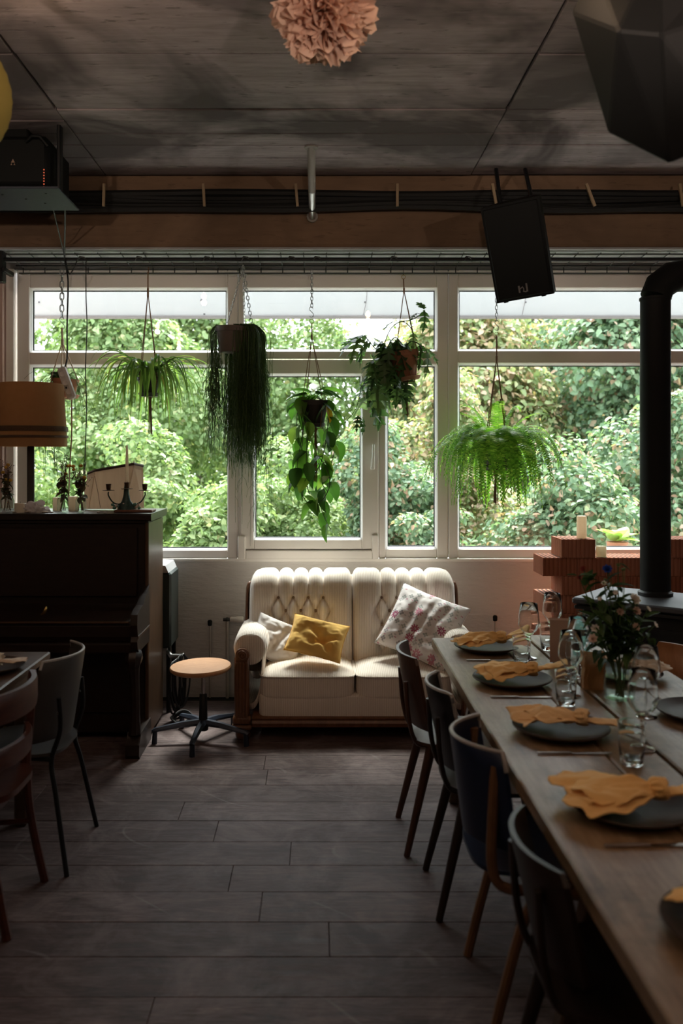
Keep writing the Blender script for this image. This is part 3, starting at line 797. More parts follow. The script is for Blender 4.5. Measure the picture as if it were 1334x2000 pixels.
def arm(s):
    k=MB()
    def fn(u,v):
        y=.075+.60*v; a=2*pi*u
        rx,rz=.098,.100; top=.515-.01*v
        sq=lambda c,e:(abs(c)**e)*(1 if c>0 else -1)
        bulge=1+.04*sin(v*pi)
        e=min(v,1-v)/.05; rr=1 if e>=1 else sqrt(max(0,1-(1-e)**2))*.12+.88
        x=rx*sq(cos(a),.85)*bulge*rr; z=rz*sq(sin(a),.85)*rr
        if sin(a)<0: z*=3.6; x*=.82
        return (s*.615+x,y,top+z)
    k.grid(fn,40,26,True)
    k.build('armrest',M['cord'],sofa,ang=0)
    # front of armrest, gathered upholstery disc
    k=MB(); k.ball((s*.615,.082,.515),.090,20,10,(1.03,.28,1.03)); k.build('arm_front_pad',M['cord'],sofa,ang=0)
    # wooden scroll and fluted post
    k=MB()
    prof2=[(0,-.045),(.030,-.045),(.040,-.037),(.042,-.02),(.038,-.008),(.038,.06),(.0,.06)]
    k.lathe(prof2,(s*.655,.055,.492),22,Matrix.Rotation(pi/2,3,'X').to_3x3() if False else Matrix.Rotation(-pi/2,3,'X'))
    sp=[]
    for i in range(40):
        a=i/39*4.2*pi; r=.030*(1-i/46); sp.append((s*.655+r*cos(a)*s,.008,.492+r*sin(a)))
    k.tube(sp,.0032,5); k.build('arm_scroll',M['sofawood'],sofa)
    k=MB(); k.box((s*.66,.055,.285),(.085,.07,.40),.012)
    for j in range(4): k.tube([(s*.66-.028+.0187*j,.018,.12),(s*.66-.028+.0187*j,.018,.45)],.0075,6)
    k.box((s*.66,.055,.115),(.105,.09,.05),.012); k.box((s*.66,.055,.075),(.115,.10,.03),.010); k.build('arm_post',M['sofawood'],sofa)
    k=MB(); k.lathe([(0,0),(.030,0),(.042,.012),(.045,.03),(.035,.05),(.028,.062),(0,.062)],(s*.655,.06,0),16); k.build('foot',M['sofawood'],sofa)
    k=MB(); k.lathe([(0,0),(.028,0),(.036,.02),(.028,.062),(0,.062)],(s*.62,.66,0),12); k.build('foot',M['sofawood'],sofa)
    k=MB(); k.box((s*.655,.38,.095),(.04,.62,.06),.01); k.build('side_rail',M['sofawood'],sofa)
    k=MB(); pts=[(s*.672,.60,.10),(s*.674,.585,.45),(s*.672,.615,.70),(s*.668,.63,.80),(s*.655,.64,.83)]
    k.tube(smoothpath(pts,5),[.034]*15+[.031,.028,.024,.018,.012,.008],8,flat=((1,0,0),.42)); k.build('back_post',M['sofawood'],sofa)
arm(-1); arm(1)
k=MB(); k.box((0,.742,.50),(1.30,.03,.72),.01); k.build('back_panel',M['cord'],sofa)

# ------------------------------------------------------------------ cushions on the sofa
def pillow_mesh(name,w,h,th,mat,seed,wr=.012,n=44,folds=()):
    k=MB(); r=random.Random(seed); o=r.uniform(0,50)
    def surf(sg):
        def fn(u,v):
            a=2*u-1; b=2*v-1
            pin=1-.07*(1-abs(a)**2)*abs(b)**3; pin2=1-.07*(1-abs(b)**2)*abs(a)**3
            x=a*w/2*pin2; y=b*h/2*pin
            e=(1-abs(a)**2.6)*(1-abs(b)**2.6); z=th/2*max(0,e)**.48
            z+=wr*noise.noise(Vector((a*2.2+o,b*2.2,sg*3)))*e**.3*1.6+wr*.5*noise.noise(Vector((a*6+o,b*6+4,sg*3)))*min(1,e*3)
            for (fx,fy,an,dp,wd,ln) in folds:
                dx,dy=a-fx,b-fy; p=dx*cos(an)+dy*sin(an); q=-dx*sin(an)+dy*cos(an)
                z-=dp*exp(-(q/wd)**2)*exp(-(p/ln)**4)*min(1,e*4)
            return (x,y,sg*max(z,0.0005) if e>0 else 0)
        return fn
    k.grid(surf(1),n,n); k.grid(surf(-1),n,n)
    return k.mesh(name,mat,ang=0)
def seam(w,h,mat,par):
    pts=[]
    for i in range(4):
        for j in range(16):
            f=2*j/16-1
            a,b=((f,-1),(1,f),(-f,1),(-1,-f))[i]
            pin=1-.07*(1-abs(a)**2)*abs(b)**3; pin2=1-.07*(1-abs(b)**2)*abs(a)**3
            pts.append((a*w/2*pin2,b*h/2*pin,0))
    q=MB(); q.tube(pts,.0035,5,closed=True); q.build('seam',mat,par)
def cloth(name,col,var=.07,bump=.15):
    k=N(name); v=k.coord(); n=k.noise(v,14,4); f=k.noise(v,260,2)
    c=k.mix(n,tuple(x*(1-var) for x in col),tuple(min(1,x*(1+var)) for x in col)); k.set(c,.88,0,.12); k.bump(f,bump,.001); k.b.inputs['Sheen Weight'].default_value=.15; return k.m
M['greycloth']=cloth('pale_grey_cloth',(.66,.63,.60))
M['yellowcloth']=cloth('yellow_cloth',(.86,.54,.15))
M['ochrecloth']=cloth('ochre_linen',(.86,.54,.21))
M['ochrecloth2']=cloth('pale_ochre_linen',(.84,.58,.30))
M['creamcloth']=cloth('cream_linen',(.62,.50,.38))
def mk_floral():
    k=N('flower_printed_cotton'); v=k.coord()
    def layer(scale,R,lob,thr,cols,seed):
        mp=k.a('Mapping'); mp.inputs['Location'].default_value=(seed,seed*.7,0); mp.inputs['Scale'].default_value=(1,1,0); k.lk(v,mp.inputs['Vector'])
        vo=k.a('TexVoronoi',feature='F1',_Scale=scale,_Randomness=.75); vo.voronoi_dimensions='2D'; k.lk(mp.outputs[0],vo.inputs['Vector'])
        sc=k.a('VectorMath',operation='SCALE'); sc.inputs['Scale'].default_value=1.0; k.lk(mp.outputs[0],sc.inputs[0])
        sb=k.a('VectorMath',operation='SUBTRACT'); k.lk(sc.outputs[0],sb.inputs[0]); k.lk(vo.outputs['Position'],sb.inputs[1])
        sep=k.a('SeparateXYZ'); k.lk(sb.outputs[0],sep.inputs[0])
        ang=k.math('ARCTAN2',sep.outputs[1],sep.outputs[0])
        pet=k.math('ABSOLUTE',k.math('COSINE',k.math('MULTIPLY',ang,lob)))
        rr=k.math('MULTIPLY',k.math('ADD',k.math('MULTIPLY',pet,.55),.45),R)
        d=vo.outputs['Distance']
        inside=k.math('LESS_THAN',d,rr); hole=k.math('GREATER_THAN',d,k.math('MULTIPLY',R,.26)); dot=k.math('LESS_THAN',d,k.math('MULTIPLY',R,.14))
        m=k.math('MAXIMUM',k.math('MULTIPLY',inside,hole),dot)
        sx=k.a('SeparateColor'); k.lk(vo.outputs['Color'],sx.inputs[0])
        on=k.math('GREATER_THAN',sx.outputs[0],thr); m=k.math('MULTIPLY',m,on)
        cr=k.ramp(sx.outputs[1],cols); cr.node.color_ramp.interpolation='CONSTANT'
        return m,cr
    base=k.mix(k.noise(v,12,3),(.78,.74,.72),(.86,.83,.81))
    m1,c1=layer(13,.36,4.5,.55,[(0,(.42,.06,.14)),(.4,(.62,.22,.30)),(.7,(.33,.04,.12))],1.3)
    m2,c2=layer(22,.36,2.0,.40,[(0,(.30,.34,.32)),(.5,(.42,.43,.42)),(.8,(.24,.22,.26))],7.7)
    m3,c3=layer(32,.22,1.0,.55,[(0,(.50,.50,.46)),(.6,(.55,.2,.28))],3.1)
    c=k.mix(k.math('MULTIPLY',m3,.8),base,c3); c=k.mix(k.math('MULTIPLY',m2,.75),c,c2); c=k.mix(k.math('MULTIPLY',m1,.9),c,c1)
    k.set(c,.85,0,.15); k.bump(k.noise(v,220,2),.1,.001); return k.m
M['floral']=mk_floral()
def pillow(label,w,h,th,mat,loc,rot,seed,name='cushion',folds=(),wr=.012):
    t=thing(name,label,'cushion',loc,rot=Euler(rot,'XYZ'))
    ob('cover',pillow_mesh('cover',w,h,th,mat,seed,wr,folds=folds),t); seam(w,h,mat,t); return t
# rot: start flat (normal +z), lean against back by rotating about x
def pl(px,py,Y,w,h,th,lean,roll,yaw,mat,label,seed,folds=(),wr=.012):
    R=(Matrix.Rotation(yaw,3,'Z')@Matrix.Rotation(lean,3,'X')@Matrix.Rotation(roll,3,'Z')).to_euler('XYZ')
    return pillow(label,w,h,th,mat,tuple(P(px,py,Y)),(R.x,R.y,R.z),seed,folds=folds,wr=wr)
pl(541,1252,5.36,.32,.27,.12,radians(62),radians(-24),radians(10),M['greycloth'],'pale grey cushion at the left arm of the sofa behind the yellow one',21,((.1,0,1.2,.025,.16,.8),(-.4,.3,.3,.02,.14,.5)))
pl(619,1246,5.22,.345,.25,.115,radians(50),radians(-15),radians(0),M['yellowcloth'],'crumpled yellow cushion on the left half of the sofa',22,((.25,-.25,-.9,.035,.13,.6),(.3,-.2,.5,.03,.12,.5),(-.3,.2,.2,.015,.2,.6)))
pl(826,1222,5.29,.45,.43,.17,radians(57),radians(-21),radians(-12),M['floral'],'large white cushion printed with red and grey flowers on the right half of the sofa',23,((.0,0,1.35,.018,.10,.9),(.35,.1,1.3,.014,.09,.8),(-.35,-.1,1.5,.014,.10,.8),(.5,-.4,.6,.015,.12,.5)))

# ------------------------------------------------------------------ swivel stool
M['seatwood']=wood('pale_beech',(.42,.20,.085),(.60,.33,.155),.42,(6,30,6),spec=.4)
M['bluesteel']=plain('blue_black_steel',(.022,.030,.048),.4,.3,spec=.5)
t=thing('swivel_stool','round wooden swivel stool on a black five star base between piano and sofa','stool',(-.66,5.03,0))
k=MB(); k.lathe([(0,.402),(.10,.402),(.165,.408),(.176,.418),(.177,.428),(.172,.436),(.12,.434),(0,.430)],n=48); k.build('seat',M['seatwood'],t,rot=(radians(1.5),radians(-1.8),0),ang=50)
k=MB(); k.lathe([(0,.385),(.05,.385),(.055,.402),(0,.404)],n=20); k.build('seat_plate',M['black'],t)
k=MB(); k.lathe([(0,.255),(.0125,.255),(.0125,.388),(0,.388)],n=16); k.build('column',M['steel'],t)
k=MB(); k.lathe([(0,.06),(.028,.06),(.030,.075),(.026,.10),(.022,.265),(.018,.27),(0,.27)],n=18); k.build('sleeve',M['blacksteel'],t)
for i,a in enumerate((-95,-22,57,125,192)):
    a=radians(a); k=MB(); k.tube([(.015,0,.105),(.12,0,.10),(.275,0,.077),(.29,0,.068)],[.026,.022,.016,.014],6,flat=((0,0,1),.8)); k.tube([(.274,0,.07),(.278,0,.0)],[.014,.016],8)
    k.build('base_leg',M['bluesteel'],t,rot=(0,0,a))

# ------------------------------------------------------------------ heating pipes on the wall
M['oldpipe']=plain('painted_pipe',(.40,.37,.33),.5)
t=thing('heating_pipe','heating pipe with white thermostat valve between stool and sofa','pipe',tuple(P(444,1203,5.90)[:2])+(0,))
z=P(444,1210,5.9).z
k=MB(); k.tube([(0,0,.0),(0,0,z)],.011,10); k.build('riser',M['oldpipe'],t)
k=MB(); k.tube([(-.028,0,z),(.018,0,z)],.012,10); k.ball((0,0,z),.016,10,6); k.build('valve_body',M['wire'],t)
k=MB(); k.lathe([(0,0),(.013,0),(.018,.008),(.018,.04),(.021,.045),(.021,.085),(.016,.092),(0,.092)],(.018,0,z),16,Matrix.Rotation(pi/2,3,'Y'),wob=lambda a,zz:1+.05*cos(9*a)); k.build('thermostat_head',M['pvc'],t,label='white ribbed thermostat head')
def cap_pipe(px,ptop,label):
    b=P(px,ptop,5.91); t=thing('capped_pipe',label,'pipe',(b.x,5.91,0))
    k=MB(); k.tube([(0,0,0),(0,0,b.z)],.007,8); k.build('riser',M['oldpipe'],t)
    k=MB(); k.lathe([(0,-.035),(.011,-.035),(.015,-.03),(.016,-.004),(.010,.004),(0,.004)],n=12); k.build('cap',M['black'],t,loc=(0,0,b.z))
cap_pipe(410,1212,'thin pipe with black cap on the wall left of the thermostat valve')
cap_pipe(967,1203,'thin pipe with black cap on the wall right of the sofa')
# ================================================================== PIANO
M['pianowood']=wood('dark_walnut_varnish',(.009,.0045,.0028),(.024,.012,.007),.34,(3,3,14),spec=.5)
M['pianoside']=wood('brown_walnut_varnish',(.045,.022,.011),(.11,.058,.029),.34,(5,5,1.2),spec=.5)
t=piano=thing('piano','dark upright piano with closed lid standing left in front of the window','piano',(-1.72,5.03,0))
W2=.73
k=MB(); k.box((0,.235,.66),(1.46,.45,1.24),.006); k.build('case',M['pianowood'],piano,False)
k=MB(); k.prism([(-.035,1.277),(-.02,1.268),(.475,1.268),(.49,1.277),(.49,1.30),(.48,1.31),(-.025,1.31),(-.035,1.30)],'x',-.765,.765); k.build('lid',M['pianowood'],piano,False)
k=MB(); k.box((0,.0,1.262),(1.49,.02,.02),.005); k.build('cornice_moulding',M['pianowood'],piano,False)
for sx in (-1,1):
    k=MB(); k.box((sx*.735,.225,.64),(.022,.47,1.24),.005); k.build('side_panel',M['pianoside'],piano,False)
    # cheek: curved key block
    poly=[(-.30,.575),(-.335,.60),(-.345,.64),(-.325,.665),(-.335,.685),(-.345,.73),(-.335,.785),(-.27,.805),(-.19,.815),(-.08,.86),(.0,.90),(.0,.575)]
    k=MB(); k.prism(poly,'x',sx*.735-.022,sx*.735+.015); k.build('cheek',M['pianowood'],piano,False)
    k=MB(); k.prism([(-.325,.655),(-.30,.655),(.0,.655),(.0,.667),(-.325,.667)],'x',sx*.735-.024,sx*.735+.018); k.build('cheek_moulding',M['pianoside'],piano,False)
    # console leg
    pts=[(sx*.72,-.27,.575),(sx*.72,-.30,.52),(sx*.72,-.285,.46),(sx*.72,-.265,.36),(sx*.72,-.26,.22),(sx*.72,-.265,.12)]
    k=MB(); k.tube(smoothpath(pts,4),[.042,.046,.05,.048,.044,.038,.034,.032,.030,.029,.028,.027,.027,.027,.027,.028,.028,.030,.032,.034,.036],8); k.build('leg',M['pianowood'],piano)
    k=MB(); k.prism([(-.31,.0),(-.325,.02),(-.315,.075),(-.285,.10),(-.26,.125),(.02,.125),(.02,.0)],'x',sx*.72-.04,sx*.72+.035); k.build('toe_block',M['pianowood'],piano,False)
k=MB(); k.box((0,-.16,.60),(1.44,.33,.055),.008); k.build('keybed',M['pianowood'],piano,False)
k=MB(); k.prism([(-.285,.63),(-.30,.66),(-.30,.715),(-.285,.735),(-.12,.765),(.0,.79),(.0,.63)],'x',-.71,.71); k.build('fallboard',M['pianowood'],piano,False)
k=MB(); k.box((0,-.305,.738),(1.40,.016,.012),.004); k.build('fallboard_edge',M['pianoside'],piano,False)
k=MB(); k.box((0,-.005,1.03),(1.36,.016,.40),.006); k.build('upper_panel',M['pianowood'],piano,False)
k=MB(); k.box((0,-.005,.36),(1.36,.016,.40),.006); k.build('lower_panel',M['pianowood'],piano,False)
k=MB(); pts=[P(80,1201,4.78),P(86,1197,4.775),P(89,1190,4.775),P(90,1184,4.78)]
k.tube([p-Vector(piano.location) for p in smoothpath(pts,4)],[.004+.006*sin(pi*i/12) for i in range(13)],7); k.build('lid_knob',M['brass'],piano)
for x in (-.08,.0,.08):
    k=MB(); k.box((x,-.09,.075),(.028,.17,.014),.006); k.build('pedal',M['brass'],piano,False)

# ------------------------------------------------------------------ things on the piano, top at z=1.31
PT=1.31
def on_piano(px,py,Y=None):
    """Y chosen; base rests on the lid"""
    p=P(px,py,Y); return (p.x,Y,PT)
# table lamp
M['shade']=None
k=N('amber_lampshade_fabric'); v=k.coord((1,1,1)); n=k.noise(v,30,3); c=k.mix(n,(.46,.26,.12),(.54,.32,.16)); k.set(c,.8,0,.15); M['shade']=k.translucent(k.mix(.5,c,(.62,.34,.16)),.4)
M['braid']=plain('brown_braid',(.10,.055,.03),.85,scale=150,var=.5,bump=.5)
lx=P(60,980,5.30).x
t=thing('table_lamp','tall table lamp with amber fabric shade and braided trim on the piano','lamp',(lx,5.30,PT))
S5=5.30/FPX
def zz(py,Y=5.30): return CAM_H-(py-VPY)/FPX*Y-PT
k=MB(); k.lathe([(0,0),(.085,0),(.085,.012),(.07,.02),(.03,.024),(.02,.03),(0,.03)],n=4,a0=pi/4+.3); k.build('base',M['black'],t,False)
k=MB(); k.box((0,0,.20),(.042,.042,.38),.004,Matrix.Rotation(.3,3,'Z')); M['stemwood']=wood('black_stained_wood',(.02,.016,.014),(.06,.05,.045),.5,(4,4,1)); k.build('stem',M['stemwood'],t,False)
R=.205; 
k=MB(); k.lathe([(R*1.05,zz(872)),(R*1.045,zz(858)),(R*1.01,zz(820)),(R*.95,zz(760)),(R*.935,zz(750))],n=48); k.lathe([(R*1.046,zz(872)),(R*1.006,zz(820)),(R*.931,zz(750))],n=48)
k.build('shade',M['shade'],t,ang=60)
for py,hh,rr in ((838,.030,1.036),(853,.014,1.046)):
    k=MB(); z0=zz(py); k.lathe([(R*rr,z0-hh/2),(R*rr+.006,z0-hh/2),(R*rr+.007,z0),(R*rr+.004,z0+hh/2),(R*rr-.006,z0+hh/2)],n=72,wob=lambda a,z:1+.006*sin(60*a)); k.build('braid',M['braid'],t)
k=MB(); k.lathe([(.0,.36),(.018,.36),(.018,.44),(.012,.47),(0,.47)],n=12); k.build('bulb_holder',M['black'],t)
for a in range(3):
    k=MB(); k.tube([(0,0,.43),(R*.99*cos(a*2.09),R*.99*sin(a*2.09),.45)],.002,5); k.build('spider_arm',M['wire'],t)

# power strip hanging by a black cable from the rail, thin black cable beside it
M['whiteplastic']=plain('white_plastic',(.74,.71,.68),.4,var=.02,bump=0)
a=P(118+3,722,5.42); b=P(140,775,5.40)
c=(a+b)/2; t=thing('power_strip','white power strip hanging on a black cable beside the lamp','power strip',tuple(c))
d=(b-a).normalized(); Mx=d.to_track_quat('Z','Y').to_matrix()
Lp=.215
k=MB(); k.box((0,0,0),(.040,.058,Lp),.012,Mx); k.build('body',M['whiteplastic'],t,False)
k=MB(); k.box(Mx@Vector((.0,-.03,0)) if False else Vector((.004,-.026,-.03)),(.010,.006,.012),.001); k.build('switch',M['wire'],t)
for s in (-.06,.0,.06):
    q=MB(); q.lathe([(0,0),(.0165,0),(.0175,.002),(.0165,.004),(.012,.002),(0,.002)],n=14,M=Matrix.Rotation(pi/2,3,'X')); q.build('socket',M['pvc'],t,loc=tuple(Vector((0,-.0275,0))+d*s))
top=[P(127,408,5.0),P(127,445,5.22),P(126,500,5.585),P(131,530,5.55),P(133,560,5.52),P(131,640,5.5),P(131,700,5.46),P(124,722,5.42)]
k=MB(); k.tube([p-c for p in smoothpath(top,5)],.0052,6); k.build('supply_cable',M['cable'],t)
top=[P(104,408,5.0),P(114,450,5.25),P(125,495,5.585),P(134,533,5.58),P(142,528,5.58),P(152,505,5.58)]
k=MB(); k.tube([p-c for p in smoothpath(top,5)],.0042,6); k.build('loop_cable',M['cable'],t)
M['palecord']=plain('pale_cord',(.50,.38,.28),.6)
bot=[b,P(140,800,5.41),P(140,850,5.41),P(137,900,5.42),P(135,950,5.43),P(133,988,5.43)]
k=MB(); k.tube([p-c for p in smoothpath(bot,5)],.0045,6); k.build('lead',M['palecord'],t)
bp=[P(168,505,5.60),P(168,580,5.6),P(170,640,5.6),P(167,720,5.6),P(169,800,5.6),P(166,900,5.58),P(165,985,5.5)]
t=thing('hanging_cable','thin black cable hanging straight down from the rail left of the spider plant','cable',tuple(bp[-1]))
k=MB(); k.tube([p-bp[-1] for p in smoothpath(bp,6)],.0034,6); k.build('cable',M['cable'],t)

# fallen cream lampshade
k=N('cream_card_shade'); v=k.coord((30,30,3)); n=k.noise(v,2,4); c=k.mix(n,(.66,.53,.42),(.80,.68,.56)); k.set(c,.75,0,.2); M['creamshade']=k.translucent(c,.35)
t=thing('fallen_lampshade','cream panelled lampshade with dark edge lying behind the candelabra','lampshade',(P(226,990,5.36).x,5.36,PT))
Y=5.36
def q2(px,py,dy=0):
    p=P(px,py,Y+dy); return p-Vector(t.location)
pan=[([(174,994,0),(243,994,-.02),(262,907,-.02),(186,921,0)],),([(243,994,-.02),(281,992,.07),(279,912,.07),(262,907,-.02)],),([(174,994,0),(160,994,.08),(172,925,.08),(186,921,0)],)]
for (pl_,) in pan:
    q=[q2(*p) for p in pl_]
    for p in q: p.z=max(p.z,.001)
    nrm=(q[1]-q[0]).cross(q[3]-q[0]).normalized()*.003
    k=MB(); k.add([p+nrm for p in q]+[p-nrm for p in q],[(0,1,2,3),(7,6,5,4),(0,4,5,1),(1,5,6,2),(2,6,7,3),(3,7,4,0)]); k.build('panel',M['creamshade'],t,False)
M['darktrim']=plain('dark_brown_trim',(.06,.028,.018),.6)
k=MB(); k.tube([q2(172,925,.08),q2(186,919,0),q2(262,906,-.02),q2(279,910,.07)],.009,6); k.build('edge_trim',M['darktrim'],t)
k=MB(); k.tube([q2(185,930,-.006),q2(192,965,-.008),q2(196,992,-.01)],.0016,4); k.build('split',M['darktrim'],t)

# candelabra on a wooden tray
M['verdigris']=plain('green_patinated_metal',(.045,.085,.075),.5,.5,var=.5,scale=60)
M['cupbrass']=plain('dark_brass',(.16,.10,.06),.45,.8)
M['wax']=None
k=N('cream_wax'); k.set((.86,.78,.66),.5,0,.4); M['wax']=k.translucent((.9,.78,.62),.45)
M['wick']=plain('burnt_wick',(.03,.02,.02),.9,bump=0)
M['greenglass']=plain('sea_green_stone',(.10,.25,.20),.2,var=.4,scale=50,spec=.6)
M['shell']=plain('pale_shell',(.55,.47,.42),.5,var=.3,scale=60)
cx=P(247,990,5.17); Sx=5.17/FPX
t=thing('wooden_tray','small brown board under the candelabra on the piano corner','tray',(P(264,990,5.17).x,5.17,PT))
k=MB(); k.box((0,0,.008),(.225,.13,.015),.004); k.build('board',wood('red_brown_wood',(.12,.05,.03),(.22,.10,.06),.5,(2,10,10)),t,False)
t=thing('candelabra','three armed patinated candelabra with one tall cream candle on the piano','candelabra',(cx.x,5.17,PT+.0155))
def cz(py): return CAM_H-(py-VPY)*Sx-PT-.0155
k=MB(); k.lathe([(0,0),(.055,0),(.05,.02),(.025,.05),(.016,.09),(.012,cz(948)),(0,cz(948))],n=16,wob=lambda a,z:1+.12*sin(3*a+z*60)); k.build('base',M['verdigris'],t)
rc=random.Random(3)
for i in range(16):
    a=rc.uniform(0,2*pi); r=rc.uniform(.035,.075)
    k=MB(); s=rc.uniform(.010,.018); k.ball((0,0,0),s,7,5,(1,.8,.7)); k.build('stone',rc.choice([M['greenglass'],M['shell'],M['greenglass']]),t,loc=(r*cos(a)*1.15,-abs(r*sin(a))*.5,s*.6+rc.uniform(0,.02)),rot=(rc.uniform(0,3),rc.uniform(0,3),0))
def cup(px,py):
    x=(px-247)*Sx; z=cz(py)
    k=MB(); k.lathe([(0,-.018),(.034,-.016),(.036,-.013),(.010,-.010),(.013,-.006),(.016,.022),(.018,.024),(.0145,.024),(.0125,-.002),(0,-.002)],n=20); k.build('candle_cup',M['cupbrass'],t,loc=(x,0,z))
cup(212,953); cup(248,950); cup(283,953)
for s,px in ((-1,212),(1,283)):
    x=(px-247)*Sx; pts=[(x,0,cz(956)-.014),(x*1.0,0,cz(968)),(x*.75,0,cz(981)),(x*.35,0,cz(984)),(0,0,cz(970))]
    k=MB(); k.tube(smoothpath(pts,6),.0042,7); k.build('arm',M['verdigris'],t)
z0=cz(951); ct=thing('taper_candle','tall cream taper candle in the middle of the candelabra','candle',(cx.x+1*Sx,5.17,PT+.0155+z0))
k=MB(); k.lathe([(0,0),(.0118,0),(.0118,.04),(.0095,.15),(.006,.235),(.003,.248),(0,.25)],n=14); k.build('wax',M['wax'],ct)
k=MB(); k.tube([(0,0,.248),(.001,0,.257)],.001,4); k.build('wick',M['wick'],ct)

# dried flowers in glass jars
M['jarglass']=glassmat('clear_glass',(.93,.97,.95),1.5)
M['drystem']=plain('dry_stem',(.16,.10,.055),.8)
M['dryleaf']=leafmat('dry_leaf',[(0,(.045,.05,.03)),(.6,(.10,.09,.05)),(1,(.17,.10,.06))],.6,.2,'obj')
M['dryyellow']=plain('dry_yellow_flower',(.62,.36,.05),.8,var=.3,scale=120)
M['drypurple']=plain('dry_dark_berries',(.09,.035,.05),.7)
M['drypink']=plain('dry_pale_spray',(.30,.19,.15),.8)
dl=broadleaf(.038,.027,.15,.5,4,5).mesh('dry_leaf',M['dryleaf'])
kb=MB(); kb.ball((0,0,0),.011,9,6,(1,1,.8)); fy=kb.mesh('dry_flower',M['dryyellow'])
def dried(px,Y,R,H,ptop,seed,label,ny):
    r=random.Random(seed); x=P(px,990,Y).x
    t=thing('dried_flower_jar',label,'flower jar',(x,Y,PT))
    k=MB(); k.lathe([(0,.003),(R*.9,.003),(R,.012),(R,H*.62),(R*.72,H*.84),(R*.66,H),(R*.70,H),(R*.70,H+.003),(R*.62,H+.002),(R*.68,H*.83),(R*.95,H*.62),(R*.95,.014),(0,.010)],n=24); k.build('jar',M['jarglass'],t,ang=60)
    top=CAM_H-(ptop-VPY)/FPX*Y-PT
    stems=MB(); spr=MB(); ends=[]
    for i in range(16):
        a=r.uniform(0,2*pi); h=top*r.uniform(.55,1.0); sp=r.uniform(.15,1)*.065*(h/top)
        pts=bez((cos(a+2)*R*.5,sin(a+2)*R*.5,.008),(cos(a)*R*.2,sin(a)*R*.2,H),(cos(a)*sp,sin(a)*sp*.7,h),8)
        stems.tube(pts,.0013,4); ends.append(pts)
    stems.build('stems',M['drystem'],t)
    for i,pts in enumerate(ends):
        e=pts[-1]
        if i<ny: ob('dry_flower',fy,t,e,(r.uniform(-.5,.5),r.uniform(-.5,.5),0),(1.1,)*3)
        elif i%3==0:
            q=MB()
            for j in range(14):
                d=Vector((r.gauss(0,1),r.gauss(0,1),r.gauss(0,.8)))*.016; q.ball(e+d,.0028,5,4); q.tube([pts[-3],e+d],.0005,3)
            q.build('berry_spray',M['drypurple'],t)
        elif i%3==1:
            q=MB()
            for j in range(20):
                d=Vector((r.gauss(0,1),r.gauss(0,1),r.gauss(0,1)))*.015; q.tube([pts[-2],e+d],.0006,3); q.ball(e+d,.0018,4,3)
            q.build('grass_spray',M['drypink'],t)
        for j in range(2 if i%2 else 3):
            p=pts[r.randint(3,7)]; ob('dry_leaf',dl,t,p,(r.uniform(-1.2,1.2),r.uniform(-.4,.4),r.uniform(0,2*pi)),(r.uniform(.8,1.35),)*3)
    return t
dried(14,5.18,.042,.105,897,31,'glass jar of dried flowers at the left end of the piano',5)
dried(123,5.15,.034,.115,884,32,'glass jar of dried flowers with tall dark sprays right of the lamp stem',3)
dried(158,5.16,.032,.110,893,33,'glass jar of dried flowers with orange bloom left of the fallen lampshade',4)
def pillar(label,loc,R,H,name='pillar_candle',mat=None):
    t=thing(name,label,'candle',loc)
    k=MB(); k.lathe([(0,0),(R,0),(R,H*.93),(R*.93,H*.985),(R*.8,H),(R*.6,H*.985),(R*.2,H*.98),(0,H*.98)],n=26); k.build('wax',mat or M['wax'],t)
    k=MB(); k.tube([(0,0,H*.97),(.001,0,H+.010)],.0011,5); k.build('wick',M['wick'],t); return t
p=P(142,990,5.25); pillar('short cream pillar candle between the two dried flower jars',(p.x,5.27,PT),.031,.088)
p=P(114,990,5.32); pillar('pale pillar candle behind the jar with dark dried sprays',(p.x,5.30,PT),.027,.080)
p=P(42,990,5.14); pillar('low melted cream candle beside the lamp stem on the piano',(p.x,5.12,PT),.034,.055)
# crumpled white wrapping and small shells
k=N('white_tissue'); k.set((.78,.74,.74),.7,0,.2); M['tissue']=k.translucent((.8,.77,.77),.3)
p=P(68,990,5.11); t=thing('crumpled_tissue','crumpled white tissue wrap lying on the piano by the lamp','tissue',(p.x,5.12,PT))
k=MB()
def tis(u,v):
    th=pi*.5*v; ph=2*pi*u; n=noise.noise(Vector((cos(ph)*2.2,sin(ph)*2.2,v*3)))+.6*noise.noise(Vector((cos(ph)*6,sin(ph)*6,v*7)))
    r=.055*(1+.6*n)*cos(th)**.7 if v<1 else 0; return (r*cos(ph)*1.15,r*sin(ph)*.75,max(.0,(.048*(1+.5*n))*sin(th)))
k.grid(tis,48,16,True); k.build('sheet',M['tissue'],t,ang=25)
rc=random.Random(12)
for i,(px,sz) in enumerate(((28,.012),(52,.016),(58,.012),(88,.014),(100,.010),(192,.010),(205,.008))):
    p=P(px,992,5.07); k=MB(); k.ball((0,0,sz*.45),sz,9,6,(1.5,.8,.45)); o=k.build('seashell',M['shell'],None,loc=(p.x,5.07,PT),rot=(0,0,rc.uniform(0,3)))
    tag(o,['small pale shell left of the melted candle on the piano edge','pale shell in front of the melted candle','second pale shell touching the crumpled tissue','shell at the right foot of the crumpled tissue','smallest shell between tissue and flower jar','shell in front of the fallen lampshade','tiny shell left of the candelabra board'][i],'shell')

